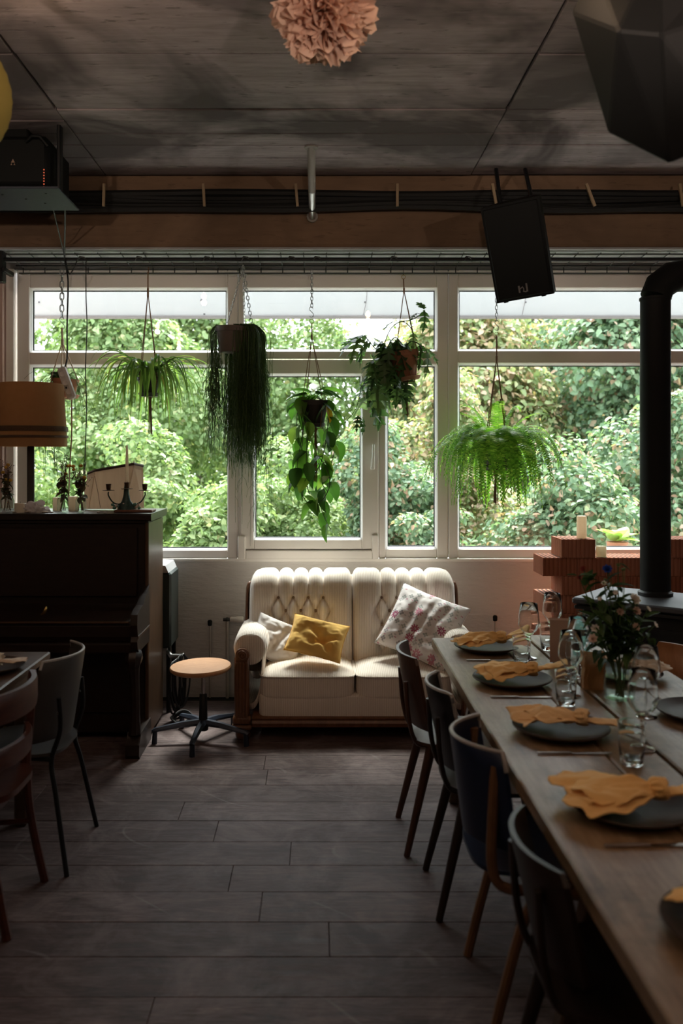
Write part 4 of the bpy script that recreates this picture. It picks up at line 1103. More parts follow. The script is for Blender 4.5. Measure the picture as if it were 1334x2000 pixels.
# ------------------------------------------------------------------ black case on stand behind the piano
M['bag']=plain('grey_cover_fabric',(.30,.30,.31),.8)
M['darkgreen']=plain('dark_green_lacquer',(.018,.030,.028),.3,spec=.6)
t=thing('equipment_case','dark tall equipment case with grey cover on a stand behind the piano','case',(-1.17,5.68,0))
k=MB(); k.box((0,0,.66),(.48,.30,.48),.012); k.build('case',M['darkgreen'],t,False)
k=MB(); k.prism([(-.25,.90),(.225,.90),(.205,.945),(-.25,.965)],'y',-.16,.16); k.build('cover',M['bag'],t,False)
k=MB(); k.box((.19,-.12,.41),(.05,.03,.02),.004); k.build('latch',M['steel'],t,False)
for sx in (-.2,.215):
    for sy in (-.1,.1):
        k=MB(); k.tube([(sx,sy,.0),(sx,sy,.44)],.014,8); k.build('stand_leg',M['blacksteel'],t)
k=MB(); k.tube([(.21,-.12,.395),(.245,-.16,.37),(.33,-.2,.385)],[.012,.016,.010],8); k.build('clamp_handle',M['steel'],t)
t=thing('cable_coil','coil of black cable on the floor between piano and stool','cable',(-.865,5.415,0))
rc=random.Random(14)
for j in range(6):
    pts=[]; ang=rc.uniform(-.5,.5); 
    for i in range(28):
        a=2*pi*i/28; rr=.07+.008*j*(-1)**j; pts.append((rr*.45*cos(a)+.012*j-.03,rr*.5*cos(a+ang)+.015*sin(2*a),.20+.16*sin(a)+.01*j))
    k=MB(); k.tube(pts,.006,6,closed=True); k.build('loop',M['cable'],t)
for j in range(4):
    pts=[]
    for i in range(30):
        a=2*pi*i/30; pts.append((.05*cos(a)*(1+.1*j)+.03,.09*sin(a)*(1+.08*j)-.02*j,.008+.010*j+.006*sin(3*a+j)))
    k=MB(); k.tube(pts,.006,6,closed=True); k.build('loop',M['cable'],t)

# ------------------------------------------------------------------ left dining table with plate and chairs
M['tabletop']=wood('dark_table_wood',(.05,.028,.016),(.13,.075,.045),.4,(2,14,6))
t=thing('side_table','small dark dining table at the left edge in front of the piano','table',(-1.72,3.35,0))
k=MB(); k.box((0,0,.733),(1.0,1.26,.034),.006); k.build('tabletop',M['tabletop'],t,False)
for sx in (-.42,.40):
    for sy in (-.54,.54):
        k=MB(); k.box((sx,sy,.358),(.055,.055,.716),.006); k.build('leg',M['tabletop'],t,False)
k=MB(); k.box((0,0,.675),(.86,1.10,.07),.004); k.build('apron',M['tabletop'],t,False)
# ------------------------------------------------------------------ chairs
M['darkply']=wood('dark_stained_ply',(.010,.006,.004),(.030,.017,.011),.42,(3,14,3))
M['brownply']=wood('brown_stained_ply',(.036,.015,.008),(.090,.040,.021),.42,(3,14,3))
M['redply']=wood('red_brown_wood_chair',(.040,.010,.007),(.085,.026,.015),.38,(4,4,12))
M['blackply']=plain('black_ply',(.006,.006,.0065),.4,var=.3)
M['blueply']=plain('dark_blue_lacquer',(.006,.016,.048),.42,var=.25,spec=.5)
M['edgepale']=plain('ply_edge_and_rim_glint',(.34,.32,.30),.5)
M['beech']=wood('brown_beech',(.13,.062,.028),(.22,.115,.055),.42,(5,5,2))
M['orangeply']=wood('orange_brown_ply',(.28,.12,.05),(.42,.20,.09),.4,(3,14,3))
M['greyply']=plain('grey_lacquered_ply',(.045,.040,.036),.45)
def shell(w,z0,z1,yc,curve,lean,th,shape=0.0,nu=24,nv=12,top_drop=.0):
    """curved back panel, front face towards +y"""
    k=MB(); T=th/2
    def mk(sgn):
        def fn(u,v):
            s=2*u-1; zt=z1-top_drop*s*s*(1 if v>.5 else .0)
            z=z0+(zt-z0)*v
            wd=w/2*(1-shape*(1-v)**2)
            # rounded corners
            c=.10; e=max(0,(abs(v-.5)*2-(1-c*2))/(c*2)); wd*=1-.10*e*e
            y=yc+curve*(abs(s)**2.2)-lean*(v-.3)+sgn*T
            return (s*wd,y,z)
        return fn
    n0=len(k.v); k.grid(mk(-1),nu,nv); n1=len(k.v); k.grid(mk(1),nu,nv)
    W=nu+1
    bd=[j for j in range(W)]+[i*W+nu for i in range(1,nv+1)]+[nv*W+j for j in range(nu-1,-1,-1)]+[i*W for i in range(nv-1,0,-1)]
    for a,b in zip(bd,bd[1:]+bd[:1]): k.f.append((a,b,n1+b,n1+a))
    return k,[k.v[i] for i in bd],[k.v[n1+i] for i in bd]
def ply_seat(w,d,z,th,dish=.015,name='seat'):
    k=MB()
    def mk(o):
        def fn(u,v):
            a=2*pi*u; e=.55; r=v
            x=r*w/2*(abs(cos(a))**e)*(1 if cos(a)>0 else -1); y=r*d/2*(abs(sin(a))**e)*(1 if sin(a)>0 else -1)
            if y<0: x*=.93
            zz=z+o-dish*(1-r*r)-(.018*max(0,y/(d/2))**3)
            return (x,y,zz)
        return fn
    nu,nv=40,7
    k.grid(mk(th/2),nu,nv,True); n1=len(k.v); k.grid(mk(-th/2),nu,nv,True)
    for j in range(nu): a=nv*nu+j; b=nv*nu+(j+1)%nu; k.f.append((a,b,n1+b,n1+a))
    return k
def ply_chair(name,label,loc,rz,back,legm,edge=None,curve=.055,w=.40,ztop=.84,group=None,notch=False,splay=.07):
    t=thing(name,label,'chair',loc,rz,group)
    k,b1,b2=shell(w,.50,ztop,-.215,curve,.06,.013,.12)
    if notch:
        pass
    k.build('backrest',back,t,ang=35)
    if edge is not None:
        W=25; top=[(Vector(p)+Vector(q))/2 for p,q in zip(b1,b2)]
        # upper edge band: the rim's highlight put in as pale colour
        idx=[i for i,p in enumerate(top) if p.z>ztop-.10]
        seq=[top[i] for i in idx]; seq.sort(key=lambda p:p.x)
        q=MB(); q.tube(seq,.0072,6); q.build('edge_band',edge,t,label='painted highlight along the backrest rim')
    o=ply_seat(.42,.41,.45,.014).build('seat',back,t,ang=35)
    for sx in (-1,1):
        q=MB(); q.tube([(sx*.155,.13,.443),(sx*(.155+splay*.6),.13+splay,.0)],[.021,.012],10); q.build('leg',legm,t)
        q=MB(); q.tube([(sx*.15,-.13,.443),(sx*(.15+splay*.6),-.14-splay*1.4,.0)],[.022,.013],10); q.build('leg',legm,t)
        q=MB(); q.tube(smoothpath([(sx*.12,-.10,.432),(sx*.12,-.185,.44),(sx*.125,-.222,.54),(sx*.125,-.235,.70)],5),.012,8,flat=((0,1,0),.8)); q.build('back_support',legm,t)
    for yy in (.13,-.13):
        q=MB(); q.box((0,yy,.43),(.30,.03,.03),.005); q.build('seat_rail',legm,t,False)
    return t
ply_chair('dining_chair','brown ply chair with splayed legs tucked in at the far end of the long table',(.605,3.77,0),-pi/2,M['brownply'],M['brownply'],None,.058,.40,.81)
ply_chair('dining_chair','black ply chair with painted rim highlight between the brown chair and the blue chair',(.668,3.27,0),-pi/2,M['blackply'],M['darkply'],M['edgepale'],.065,.37,.795)
# blue chair with bent laminated frame
def blue_chair(label,loc,rz):
    t=thing('school_chair',label,'chair',loc,rz)
    k,b1,b2=shell(.41,.51,.80,-.215,.115,.04,.012,.05); k.build('backrest',M['blueply'],t,ang=35)
    top=[(Vector(p)+Vector(q))/2 for p,q in zip(b1,b2)]; seq=sorted([p for p in top if p.z>.75],key=lambda p:p.x)
    q=MB(); q.tube(seq,.0070,6); q.build('edge_band',M['edgepale'],t,label='pale ply edge of the backrest')
    ply_seat(.41,.40,.455,.013,.012).build('seat',M['blueply'],t,ang=35)
    for sx in (-1,1):
        x=sx*.175
        q=MB(); q.tube(smoothpath([(x,-.145,.76),(x,-.155,.60),(x,-.155,.47),(x,-.125,.415),(x,-.04,.405),(x,.12,.425)],6),.0155,8,flat=((1,0,0),.9)); q.build('back_support',M['beech'],t)
        q=MB(); x2=sx*.205
        q.tube(smoothpath([(x2,-.16,.0),(x2,-.11,.20),(x2,-.06,.36),(x2,.0,.405),(x2,.08,.405),(x2,.14,.36),(x2,.17,.20),(x2,.20,.0)],6),.0150,8,flat=((1,0,0),1.0)); q.build('leg_frame',M['beech'],t)
    for yy in (-.02,.11):
        q=MB(); q.box((0,yy,.423),(.40,.035,.022),.004); q.build('seat_rail',M['beech'],t,False)
    return t
blue_chair('dark blue school chair with bent wooden frame at the long table',(.655,2.665,0),-pi/2)
ply_chair('dining_chair','dark wooden chair nearest the viewer at the long table, half hidden by its corner',(.715,2.02,0),-pi/2,M['darkply'],M['darkply'],None,.06,.40,.765)
ply_chair('dining_chair','orange brown ply chair on the stove side of the long table',(1.375,3.72,0),pi/2,M['orangeply'],M['brownply'],None,.10,.38,.815)
# left: grey school chair with metal legs
t=thing('shell_chair','grey backed chair with thin metal legs at the side table in front of the piano','chair',(-1.225,3.635,0),pi/2)
k,b1,b2=shell(.44,.50,.83,-.205,.10,.05,.012,.08); k.build('backrest',M['greyply'],t,ang=35)
top=[(Vector(p)+Vector(q))/2 for p,q in zip(b1,b2)]; seq=sorted([p for p in top if p.z>.775],key=lambda p:p.x)
q=MB(); q.tube(seq,.0062,6); q.build('edge_band',M['edgepale'],t,label='pale rim of the backrest')
ply_seat(.41,.40,.455,.013,.012).build('seat',M['greyply'],t,ang=35)
for sx in (-1,1):
    q=MB(); q.tube(smoothpath([(sx*.23,-.245,.0),(sx*.19,-.19,.30),(sx*.165,-.165,.43),(sx*.165,-.20,.55),(sx*.165,-.195,.68)],5),.010,8); q.build('leg',M['blacksteel'],t)
    q=MB(); q.tube(smoothpath([(sx*.22,.22,.0),(sx*.18,.17,.30),(sx*.165,.12,.435),(sx*.165,-.165,.435)],5),.010,8); q.build('leg',M['blacksteel'],t)
    q=MB(); q.ball((sx*.165,-.195,.62),.009,8,5); q.build('rivet',M['steel'],t)
# left: red brown wooden chair with two rails
t=thing('rail_back_chair','red brown wooden chair with two curved back rails at the left edge','chair',(-1.275,3.165,0),pi/2)
def rail(z0,z1,hw,yb,cv,nm):
    k,b1,b2=shell(hw*2,z0,z1,yb,cv,.0,.020,.0,24,5); k.build(nm,M['redply'],t,ang=35)
rail(.720,.822,.215,-.225,.055,'top_rail'); rail(.555,.625,.20,-.205,.05,'middle_rail')
ply_seat(.42,.42,.455,.022,.014).build('seat',M['redply'],t,ang=35)
for sx in (-1,1):
    q=MB(); q.tube(smoothpath([(sx*.205,-.22,.0),(sx*.195,-.17,.25),(sx*.195,-.150,.46),(sx*.20,-.165,.65),(sx*.205,-.172,.815)],5),[.016]*8+[.019]*6+[.017]*6+[.014],8); q.build('back_post',M['redply'],t)
    q=MB(); q.tube([(sx*.17,.165,.445),(sx*.185,.19,.0)],[.020,.013],8); q.build('leg',M['redply'],t)
    q=MB(); q.tube([(sx*.175,.175,.22),(sx*.19,-.165,.24)],.010,8); q.build('stretcher',M['redply'],t)
for yy in (.16,-.155):
    q=MB(); q.box((0,yy,.427),(.35,.022,.05),.004); q.build('seat_rail',M['redply'],t,False)

# ------------------------------------------------------------------ long dining table
def mk_table():
    k=N('worn_table_planks'); r=k.objrand(); v=k.coord((16,1.6,16)); n=k.noise(v,2.2,8,.68,dist=.5); f=k.noise(k.coord((60,5,60)),2,4,.7)
    c=k.ramp(k.math('ADD',k.math('MULTIPLY',n,.7),k.math('MULTIPLY',f,.3)),[(.3,(.11,.060,.028)),(.52,(.25,.16,.088)),(.75,(.42,.30,.19))])
    wn=k.noise(k.world((3,3,3)),2,5,.7); c=k.mix(k.math('MULTIPLY',k.ramp(wn,[(.5,(0,0,0)),(.7,(1,1,1))]),.5),c,(.04,.026,.018))
    ro=k.math('ADD',k.math('MULTIPLY',wn,.30),.24); k.set(c,ro,0,.33); k.bump(n,.15,.004); return k.m
M['plank']=mk_table(); M['trestle']=wood('dark_trestle_wood',(.035,.020,.012),(.10,.06,.035),.6,(4,4,4))
TZ=.75
t=table=thing('dining_table','long worn plank dining table laid with plates, glasses and yellow napkins','table',(1.01,2.7,0))
def plank(x0,x1,y0,y1,dz,seed):
    k=MB(); r=random.Random(seed); nn=26; th=.042
    L=[];R=[]
    for i in range(nn+1):
        y=y0+(y1-y0)*i/nn
        wob=.006*noise.noise(Vector((y*3,seed,0)))+.003*noise.noise(Vector((y*11,seed,2)))
        L.append((x0+(wob if x0<.6 else wob*.3),y)); R.append((x1+wob*.25,y))
    rows=[]
    for (l,rr) in zip(L,R):
        xa,y=l; xb,_=rr; b=.005
        rows.append([(xa,y,-th),(xa,y,-b),(xa+b,y,0),(xb-b,y,0),(xb,y,-b),(xb,y,-th)])
    base=0; vs=[p for row in rows for p in row]; fs=[]
    for i in range(nn):
        for j in range(6):
            a=i*6+j; b=i*6+(j+1)%6; fs.append((a,b,b+6,a+6))
    fs.append(tuple(range(6))[::-1]); fs.append(tuple(nn*6+j for j in range(6)))
    off=Vector(table.location)
    k.add([Vector(p)+Vector((0,0,TZ+dz))-off for p in vs],fs); k.build('plank',M['plank'],table,False)
plank(.560,.866,.85,4.275,.0,1); plank(.870,1.026,.85,4.35,-.002,2); plank(1.040,1.262,.85,4.345,0,3); plank(1.266,1.465,.85,4.33,-.001,4)
off=Vector(table.location)
for y in (1.35,2.345,4.13):
    k=MB(); k.box(Vector((1.012,y,.683))-off,(.82,.07,.045),.006); k.build('cross_beam',M['trestle'],table,False)
    for sx in (-1,1):
        k=MB(); a=Vector((1.012+sx*.22,y,.665))-off; b=Vector((1.012+sx*.36,y,.0))-off
        d=(b-a); ang=atan2(d.x,-d.z); k.box((a+b)/2,(.065,.060,d.length),.006,Matrix.Rotation(-ang,3,'Y')); o=k.build('leg',M['trestle'],table,False)
k=MB(); k.box(Vector((1.012,2.74,.21))-off,(.05,2.75,.09),.006); k.build('stretcher',M['trestle'],table,False)

# ------------------------------------------------------------------ table setting
M['plate']=plain('grey_brown_stoneware',(.052,.036,.027),.5,var=.25,scale=30,spec=.1)
k=N('drinking_glass'); k.set((.97,.99,.985),0.0); k.b.inputs['Transmission Weight'].default_value=1.0; k.b.inputs['IOR'].default_value=1.47; M['glass']=k.m
M['cutlery']=plain('dull_steel',(.45,.40,.35),.3,1.0,bump=0)
def tp(px,py): 
    Y=(CAM_H-TZ)*FPX/(py-VPY); return ((px-VPX)/FPX*Y,Y)
pk=MB(); pk.lathe([(0,.004),(.075,.004),(.078,0),(.085,0),(.088,.004),(.125,.010),(.150,.022),(.154,.026),(.152,.029),(.146,.027),(.120,.015),(.09,.010),(0,.009)],n=56)
plate_me=pk.mesh('plate',M['plate'],ang=60)
def plate(x,y,label,s=1.0,grp='plates on the long table'):
    o=ob('dinner_plate',plate_me,None,(x,y,TZ+.0005)); o.scale=(s,s,1); return tag(o,label,'plate',grp)
# napkin tied in a knot: fan end at -x, knot, short tail at +x
def napkin_mesh(seed,L1=.20,L2=.10,wf=.085,lift=.03,mat=None,fold=.5,rise=.0):
    r=random.Random(seed); o=r.uniform(0,90)
    k=MB(); NU,NV=56,44
    def half(t):   # t 0 at the open end .. 1 at the knot
        return wf*(1.02+.10*sin(t*5+o))*(1-t**1.9)+.016
    def sheet(ang,lift0,sc,o2,pn):
        ca,sa=cos(ang),sin(ang)
        def top(u,v,dz):
            s=2*u-1; wd=half(v)*sc
            tri=1+.30*(.5-abs(s-.35*sin(o2)))*(1-v)+.08*noise.noise(Vector((s*3+o2,1,0)))*(1-v)
            x=-L1*sc*(1-v)*tri; y=s*wd
            pl=(abs(sin(pi*pn*u+v*1.6+o2))**.8)
            z=.004+lift0*(.35+.65*sin(pi*min(1,.15+v*.85)))*(1-.55*s*s)+.020*pl*(.25+.75*v)*(1-.5*abs(s))
            z+=.030*(1-v)*max(0,noise.noise(Vector((s*1.3+o2,v*2.0,3))))+.010*noise.noise(Vector((s*3.5,v*5,o2)))
            z=max(z,.002)+rise*v+dz
            return (x*ca-y*sa,x*sa+y*ca,z)
        nu,nv=44,30; n0=len(k.v); k.grid(lambda u,v:top(u,v,.0022),nu,nv); n1=len(k.v); k.grid(lambda u,v:top(u,v,0),nu,nv)
        W=nu+1; bd=[j for j in range(W)]+[i*W+nu for i in range(1,nv+1)]+[nv*W+j for j in range(nu-1,-1,-1)]+[i*W for i in range(nv-1,0,-1)]
        for p,q in zip(bd,bd[1:]+bd[:1]): k.f.append((n0+p,n0+q,n1+q,n1+p))
    sheet(.10,.012,.92,o,2.5); sheet(-.14,.024,.98,o+2.1,3.0); sheet(.02,.036,.80,o+4.4,2.0)
    # knot: two crossing crinkled loops
    def knot(u,v):
        a=2*pi*u; b=2*pi*v; R=.019; rr=.0165*(1+.22*sin(7*a+3*b))
        return ((R*.35+rr*cos(b))*1.05*(1+.15*cos(a)), (R+rr*.55*cos(b))*cos(a)*1.15, .024+rise+(R*.75+rr*.5)*sin(a)+rr*.25*sin(b))
    k.grid(knot,40,16,True)
    def knot2(u,v):
        th=pi*v; a=2*pi*u; R=.026*(1+.12*sin(9*a)*sin(th)); return (R*.8*cos(th),R*sin(th)*cos(a)*1.1,.026+rise+R*.95*sin(th)*sin(a))
    k.grid(knot2,40,14,True)
    def tail(u,v):
        a=2*pi*u; x=.012+L2*v; w=.012+.034*v**.8*(1-.6*max(0,v-.75)/.25); h=.006*(1-.5*v)+.002
        wr=1+.25*noise.noise(Vector((cos(a)*1.5+o,sin(a),v*3)))
        y=w*cos(a)*wr+.012*sin(v*2+o); z=.018+rise+lift*v**1.3+h*sin(a)+.006*noise.noise(Vector((v*6,cos(a)*2,o+5)))
        return (x,y,z)
    k.grid(tail,30,18,True)
    return k.mesh('napkin',mat or M['ochrecloth'],ang=0)
def napkin(x,y,rz,label,seed,mat=None,grp='tied napkins on the long table',**kw):
    o=ob('napkin',napkin_mesh(seed,mat=mat,**kw),None,(x,y,TZ+.0285),(0,0,rz)); 
    o.data.shade_smooth()
    return tag(o,label,'napkin',grp)
PL=[(.775,4.00),(.765,3.42),(.785,2.81),(.785,2.19),(.80,1.62)]
pos=['farthest on the chair side, by the sofa','second from the sofa on the chair side','third from the sofa, beside the blue chair','fourth from the sofa, beside the dark near chair','nearest to the viewer, cut by the frame']
nl=['yellow napkin knotted on the farthest plate with tail pointing up','yellow napkin knotted on the second plate from the sofa end','narrow crinkled yellow napkin on the third plate beside the blue chair','wide yellow napkin hanging over the rim of the fourth plate','yellow napkin on the nearest plate at the right edge of the view']
for i,(x,y) in enumerate(PL): plate(x,y,'grey brown stoneware plate, '+pos[i],1.0 if i else .95)
napkin(.835,3.985,radians(4),nl[0],41,L1=.20,L2=.12,lift=.055,wf=.075,rise=.012)
napkin(.835,3.405,radians(-6),nl[1],42,L1=.20,L2=.125,lift=.035,wf=.085,rise=.010)
napkin(.845,2.80,radians(-16),nl[2],43,M['ochrecloth2'],L1=.21,L2=.15,lift=.0,wf=.055,rise=.004)
napkin(.850,2.185,radians(-4),nl[3],44,L1=.235,L2=.12,lift=.01,wf=.105,rise=.010)
napkin(.89,1.63,radians(5),nl[4],45,L1=.20,L2=.10,lift=.01,wf=.07)
RP=[(1.275,3.52),(1.29,2.98)]
plate(1.235,3.52,'grey brown stoneware plate in front of the orange chair'); plate(1.32,2.98,'grey brown stoneware plate right of the flower vase')
napkin(1.27,3.55,radians(155),'cream knotted napkin on the plate in front of the orange chair',46,M['creamcloth'],L1=.15,L2=.12,lift=.04,wf=.07)
napkin(1.37,3.0,radians(170),'cream knotted napkin on the plate right of the flower vase',47,M['creamcloth'],L1=.17,L2=.09,lift=.03,wf=.05)
# knives in front of the plates (nearer the viewer, handles towards the chairs)
km=MB(); km.tube([(-.115,0,.004),(-.02,0,.004),(-.01,0,.0035)],[.0055,.0065,.0045],8,flat=((0,0,1),.55)); km.add([(-.01,-.006,.002),(.09,-.009,.002),(.112,-.002,.002),(.108,.005,.002),(-.01,.005,.002),(-.01,-.006,.004),(.09,-.009,.004),(.112,-.002,.004),(.108,.005,.004),(-.01,.005,.004)],[(4,3,2,1,0),(5,6,7,8,9),(0,1,6,5),(1,2,7,6),(2,3,8,7),(3,4,9,8),(4,0,5,9)])
kme=km.mesh('knife',M['cutlery'])
for i,(x,y) in enumerate(PL[:4]):
    o=ob('table_knife',kme,None,(x-.01,y-.205+.01*i*.5,TZ+.0005),(0,0,radians(-1+i))); tag(o,'steel knife lying in front of the '+['farthest plate on the left of the table','second plate from the sofa end','third plate beside the blue chair','fourth plate beside the dark near chair'][i],'knife','knives on the long table')
# glasses
wm=MB(); wm.lathe([(0,.0035),(.030,.003),(.036,.001),(.036,0),(.0365,.0015),(.033,.004),(.012,.007),(.0045,.014),(.0038,.04),(.0038,.085),(.006,.093),(.018,.103),(.034,.120),(.0445,.138),(.0455,.150),(.042,.185),(.036,.228),(.0365,.2285),(.0372,.228),(.0432,.185),(.0468,.150),(.0456,.137),(.035,.1185),(.018,.1010),(.0,.097)],n=36)
wme=wm.mesh('wine_glass',M['glass'],ang=75)
gm=MB(); gm.lathe([(0,0),(.030,0),(.0325,.003),(.034,.02),(.037,.06),(.0395,.118),(.0402,.1195),(.0385,.1195),(.0358,.06),(.0325,.022),(.028,.017),(0,.016)],n=32,wob=lambda a,z:1.0)
gme=gm.mesh('tumbler',M['glass'],ang=60)
WG=[(.935,3.85,'wine glass at the farthest place setting, left of the two by the bricks'),(1.115,4.13,'wine glass at the far table end, in front of the stacked bricks'),(.945,3.245,'wine glass at the second place setting'),(.995,2.66,'wine glass at the third place setting beside the crinkled napkin'),(1.13,2.99,'wine glass at the right of the flower vase'),(1.055,3.52,'wine glass between the menu card and the paper bag')]
for x,y,l in WG: tag(ob('wine_glass',wme,None,(x,y,TZ+.0003),(0,0,x*9),(1,1,1.06)),l,'glass','wine glasses on the long table')
WT=[(.875,3.73,'water tumbler at the farthest place setting'),(1.065,4.02,'water tumbler at the far table end beside the wine glass'),(.895,3.135,'water tumbler at the second place setting'),(.915,2.535,'water tumbler at the third place setting'),(1.075,3.655,'water tumbler behind the flower vase near the paper bag'),(1.20,2.72,'water tumbler near the lower plate on the stove side')]
for x,y,l in WT: tag(ob('water_tumbler',gme,None,(x,y,TZ+.0003),(0,0,y*7),(1,1,1.02)),l,'glass','water tumblers on the long table')
# cards, bottle, bag
M['card']=plain('pinkish_menu_card',(.44,.31,.25),.75,var=.05,bump=0)
t=thing('menu_card','plain pinkish menu card standing among the glasses','card',(1.045,3.74,TZ),rot=(0,0,radians(-12)))
k=MB(); k.box((0,.0,.098),(.088,.0025,.19),.0006,Matrix.Rotation(radians(7),3,'X')); k.build('front_leaf',M['card'],t,False)
k=MB(); k.box((0,.028,.097),(.088,.0025,.19),.0006,Matrix.Rotation(radians(-7),3,'X')); k.build('rear_leaf',M['card'],t,False)
M['blueglass']=glassmat('blue_green_glass',(.74,.90,.885),1.5)
t=thing('glass_bottle','pale blue green glass bottle standing behind the menu card','bottle',(1.165,3.84,TZ))
k=MB(); k.lathe([(0,.003),(.034,.003),(.036,.010),(.036,.115),(.030,.135),(.015,.150),(.0135,.185),(.016,.188),(.016,.198),(.012,.198),(.012,.150),(.033,.113),(.033,.012),(0,.010)],n=28); k.build('bottle',M['blueglass'],t,ang=60)
M['paperbag']=None
k=N('kraft_paper'); k.set((.55,.33,.17),.8,0,.15); n=k.noise(k.coord(),25,4,.6); k.bump(n,.5,.01); M['paperbag']=k.translucent((.6,.36,.18),.25)
t=thing('paper_bag','brown paper bag lantern standing left of the flower vase','bag',(1.065,3.36,TZ))
k=MB()
def bagf(u,v):
    a=2*pi*u; e=.35; x=.042*(abs(cos(a))**e)*(1 if cos(a)>0 else -1); y=.030*(abs(sin(a))**e)*(1 if sin(a)>0 else -1)
    n=.005*noise.noise(Vector((cos(a)*2,sin(a)*2,v*5)))+.004*noise.noise(Vector((cos(a)*5,sin(a)*5,v*9)))
    return (x*(1-.06*v)+n,y*(1+.05*v)+n,v*.135+.006*sin(a*3+1)*v)
k.grid(bagf,48,14,True); k.build('bag',M['paperbag'],t,ang=30)

# ------------------------------------------------------------------ vase of garden flowers
VX,VY=1.107,3.20
t=vase=thing('flower_vase','glass jar of dark green garden flowers in the middle of the long table','flower vase',(VX,VY,TZ))
k=MB(); k.lathe([(0,.003),(.046,.003),(.050,.010),(.052,.06),(.050,.115),(.045,.130),(.049,.140),(.051,.140),(.047,.129),(.052,.115),(.0535,.06),(.051,.008),(0,0)],n=32); k.build('jar',M['jarglass'],t,ang=60)
k=N('vase_water'); 
M['water']=glassmat('water',(.96,.98,.96),1.33); k=MB(); k.lathe([(0,.006),(.045,.006),(.0495,.06),(.0485,.085),(0,.085)],n=24); k.build('water',M['water'],t,ang=40)
M['stem']=plain('green_stem',(.05,.10,.03),.6)
M['darkleaf']=leafmat('dark_garden_leaf',[(0,(.018,.045,.015)),(.6,(.035,.075,.022)),(1,(.07,.13,.035))],.5,.25,'obj')
M['petalwhite']=mk_paper('white_petal',(.80,.76,.70),.25); M['petalpink']=mk_paper('pale_pink_petal',(.72,.55,.46),.25)
M['petalblue']=mk_paper('blue_petal',(.03,.09,.42),.2); M['petalred']=mk_paper('dull_red_petal',(.30,.06,.05),.2); M['budgreen']=plain('green_bud',(.13,.20,.07),.7)
lf=[broadleaf(.060,.026,.2,.5,4,6).mesh('leaf',M['darkleaf']),broadleaf(.085,.034,.2,.7,4,6).mesh('leaf',M['darkleaf'])]
rv=random.Random(77)
def bloom(parent,loc,R,mat,layers,dirv,seed,name='bloom'):
    k=MB(); r=random.Random(seed)
    for L in range(layers):
        n=6+L; tilt=.25+.95*L/max(1,layers-1) if layers>1 else 1.2
        for i in range(n):
            a=2*pi*i/n+L*.5+r.uniform(-.15,.15); ln=R*(.55+.45*L/max(1,layers-1)) if layers>1 else R
            Mx=Matrix.Rotation(a,3,'Z')@Matrix.Rotation(tilt,3,'Y')
            def fn(u,v):
                s=2*u-1; return Mx@Vector((-.15*R*abs(s)**2+.2*R*v*v*0,s*R*.36*sin(pi*(.12+.80*v)),ln*v))
            k.grid(fn,4,4)
    q=Vector(dirv).to_track_quat('Z','Y').to_euler()
    k.build(name,mat,parent,ang=0,loc=loc,rot=q,fix=False)
def fp(px,py,dy=0): return P(px,py,VY+dy)-Vector((VX,VY,TZ))
F=[(1207,1105,.02,.010,'budgreen',2),(1186,1113,0,.020,'petalblue',3),(1140,1112,.03,.014,'petalred',3),(1238,1172,-.02,.025,'petalwhite',3),(1242,1194,-.03,.019,'petalpink',3),(1211,1196,-.04,.016,'petalpink',3),(1241,1225,-.05,.017,'petalpink',3),(1265,1190,.02,.014,'petalwhite',1),(1279,1221,.0,.014,'petalwhite',1),(1202,1158,-.03,.012,'petalwhite',1),(1163,1228,-.05,.018,'petalwhite',2),(1159,1248,-.06,.020,'petalpink',2),(1180,1140,-.01,.012,'petalwhite',2),(1172,1170,-.03,.010,'petalwhite',1),(1132,1128,.02,.010,'petalred',2)]
for i,(px,py,dy,R,mt,ly) in enumerate(F):
    e=fp(px,py,dy); k=MB(); b=Vector((rv.uniform(-.02,.02),rv.uniform(-.02,.02),.01)); m=Vector((e.x*.18,e.y*.2,.16))
    k.tube(bez(b,m,e,10),.0022,5); k.build('stem',M['stem'],t)
    d=(Vector((e.x,e.y-.12,.10)))
    bloom(t,e,R,M[mt],ly,d,i)
    pts=bez(b,m,e,10)
    for j in range(9):
        p=pts[rv.randint(5,10)]; a=rv.uniform(0,2*pi)
        ob('leaf',lf[j%2],t,p+Vector((rv.gauss(0,.010),rv.gauss(0,.010),rv.gauss(0,.01))),(rv.uniform(-.5,1.1),rv.uniform(-.4,.4),a),(rv.uniform(.7,1.1),)*3)
for i in range(46):
    a=rv.uniform(0,2*pi); zz=rv.uniform(.15,.36); rr=rv.uniform(.0,.085)*(1 if zz<.3 else .7)
    ob('leaf',lf[i%2],t,(cos(a)*rr-.015,sin(a)*rr*.8,zz),(rv.uniform(-.5,1.0),rv.uniform(-.5,.5),rv.uniform(0,6.3)),(rv.uniform(.8,1.25),)*3)
# green twig with buds above the vase
for i in range(9):
    e=fp(1190+rv.uniform(-12,30),1112+rv.uniform(-6,50),rv.uniform(-.02,.03)); k=MB(); k.tube(bez((.01,0,.15),(.02,0,.25),e,8),.0013,4); k.ball(e,.006,7,5); k.build('bud_sprig',M['budgreen'],t)

# plate and tied napkin on the left side table
o=plate(-1.375,3.62,'plate with cream napkin on the dark side table by the left edge',1.0,'plates on the side table')
napkin(-1.33,3.60,radians(8),'cream cloth napkin spread over the plate on the side table',48,M['creamcloth'],'napkins on the side table',L1=.24,L2=.11,lift=.0,wf=.095,rise=.0)

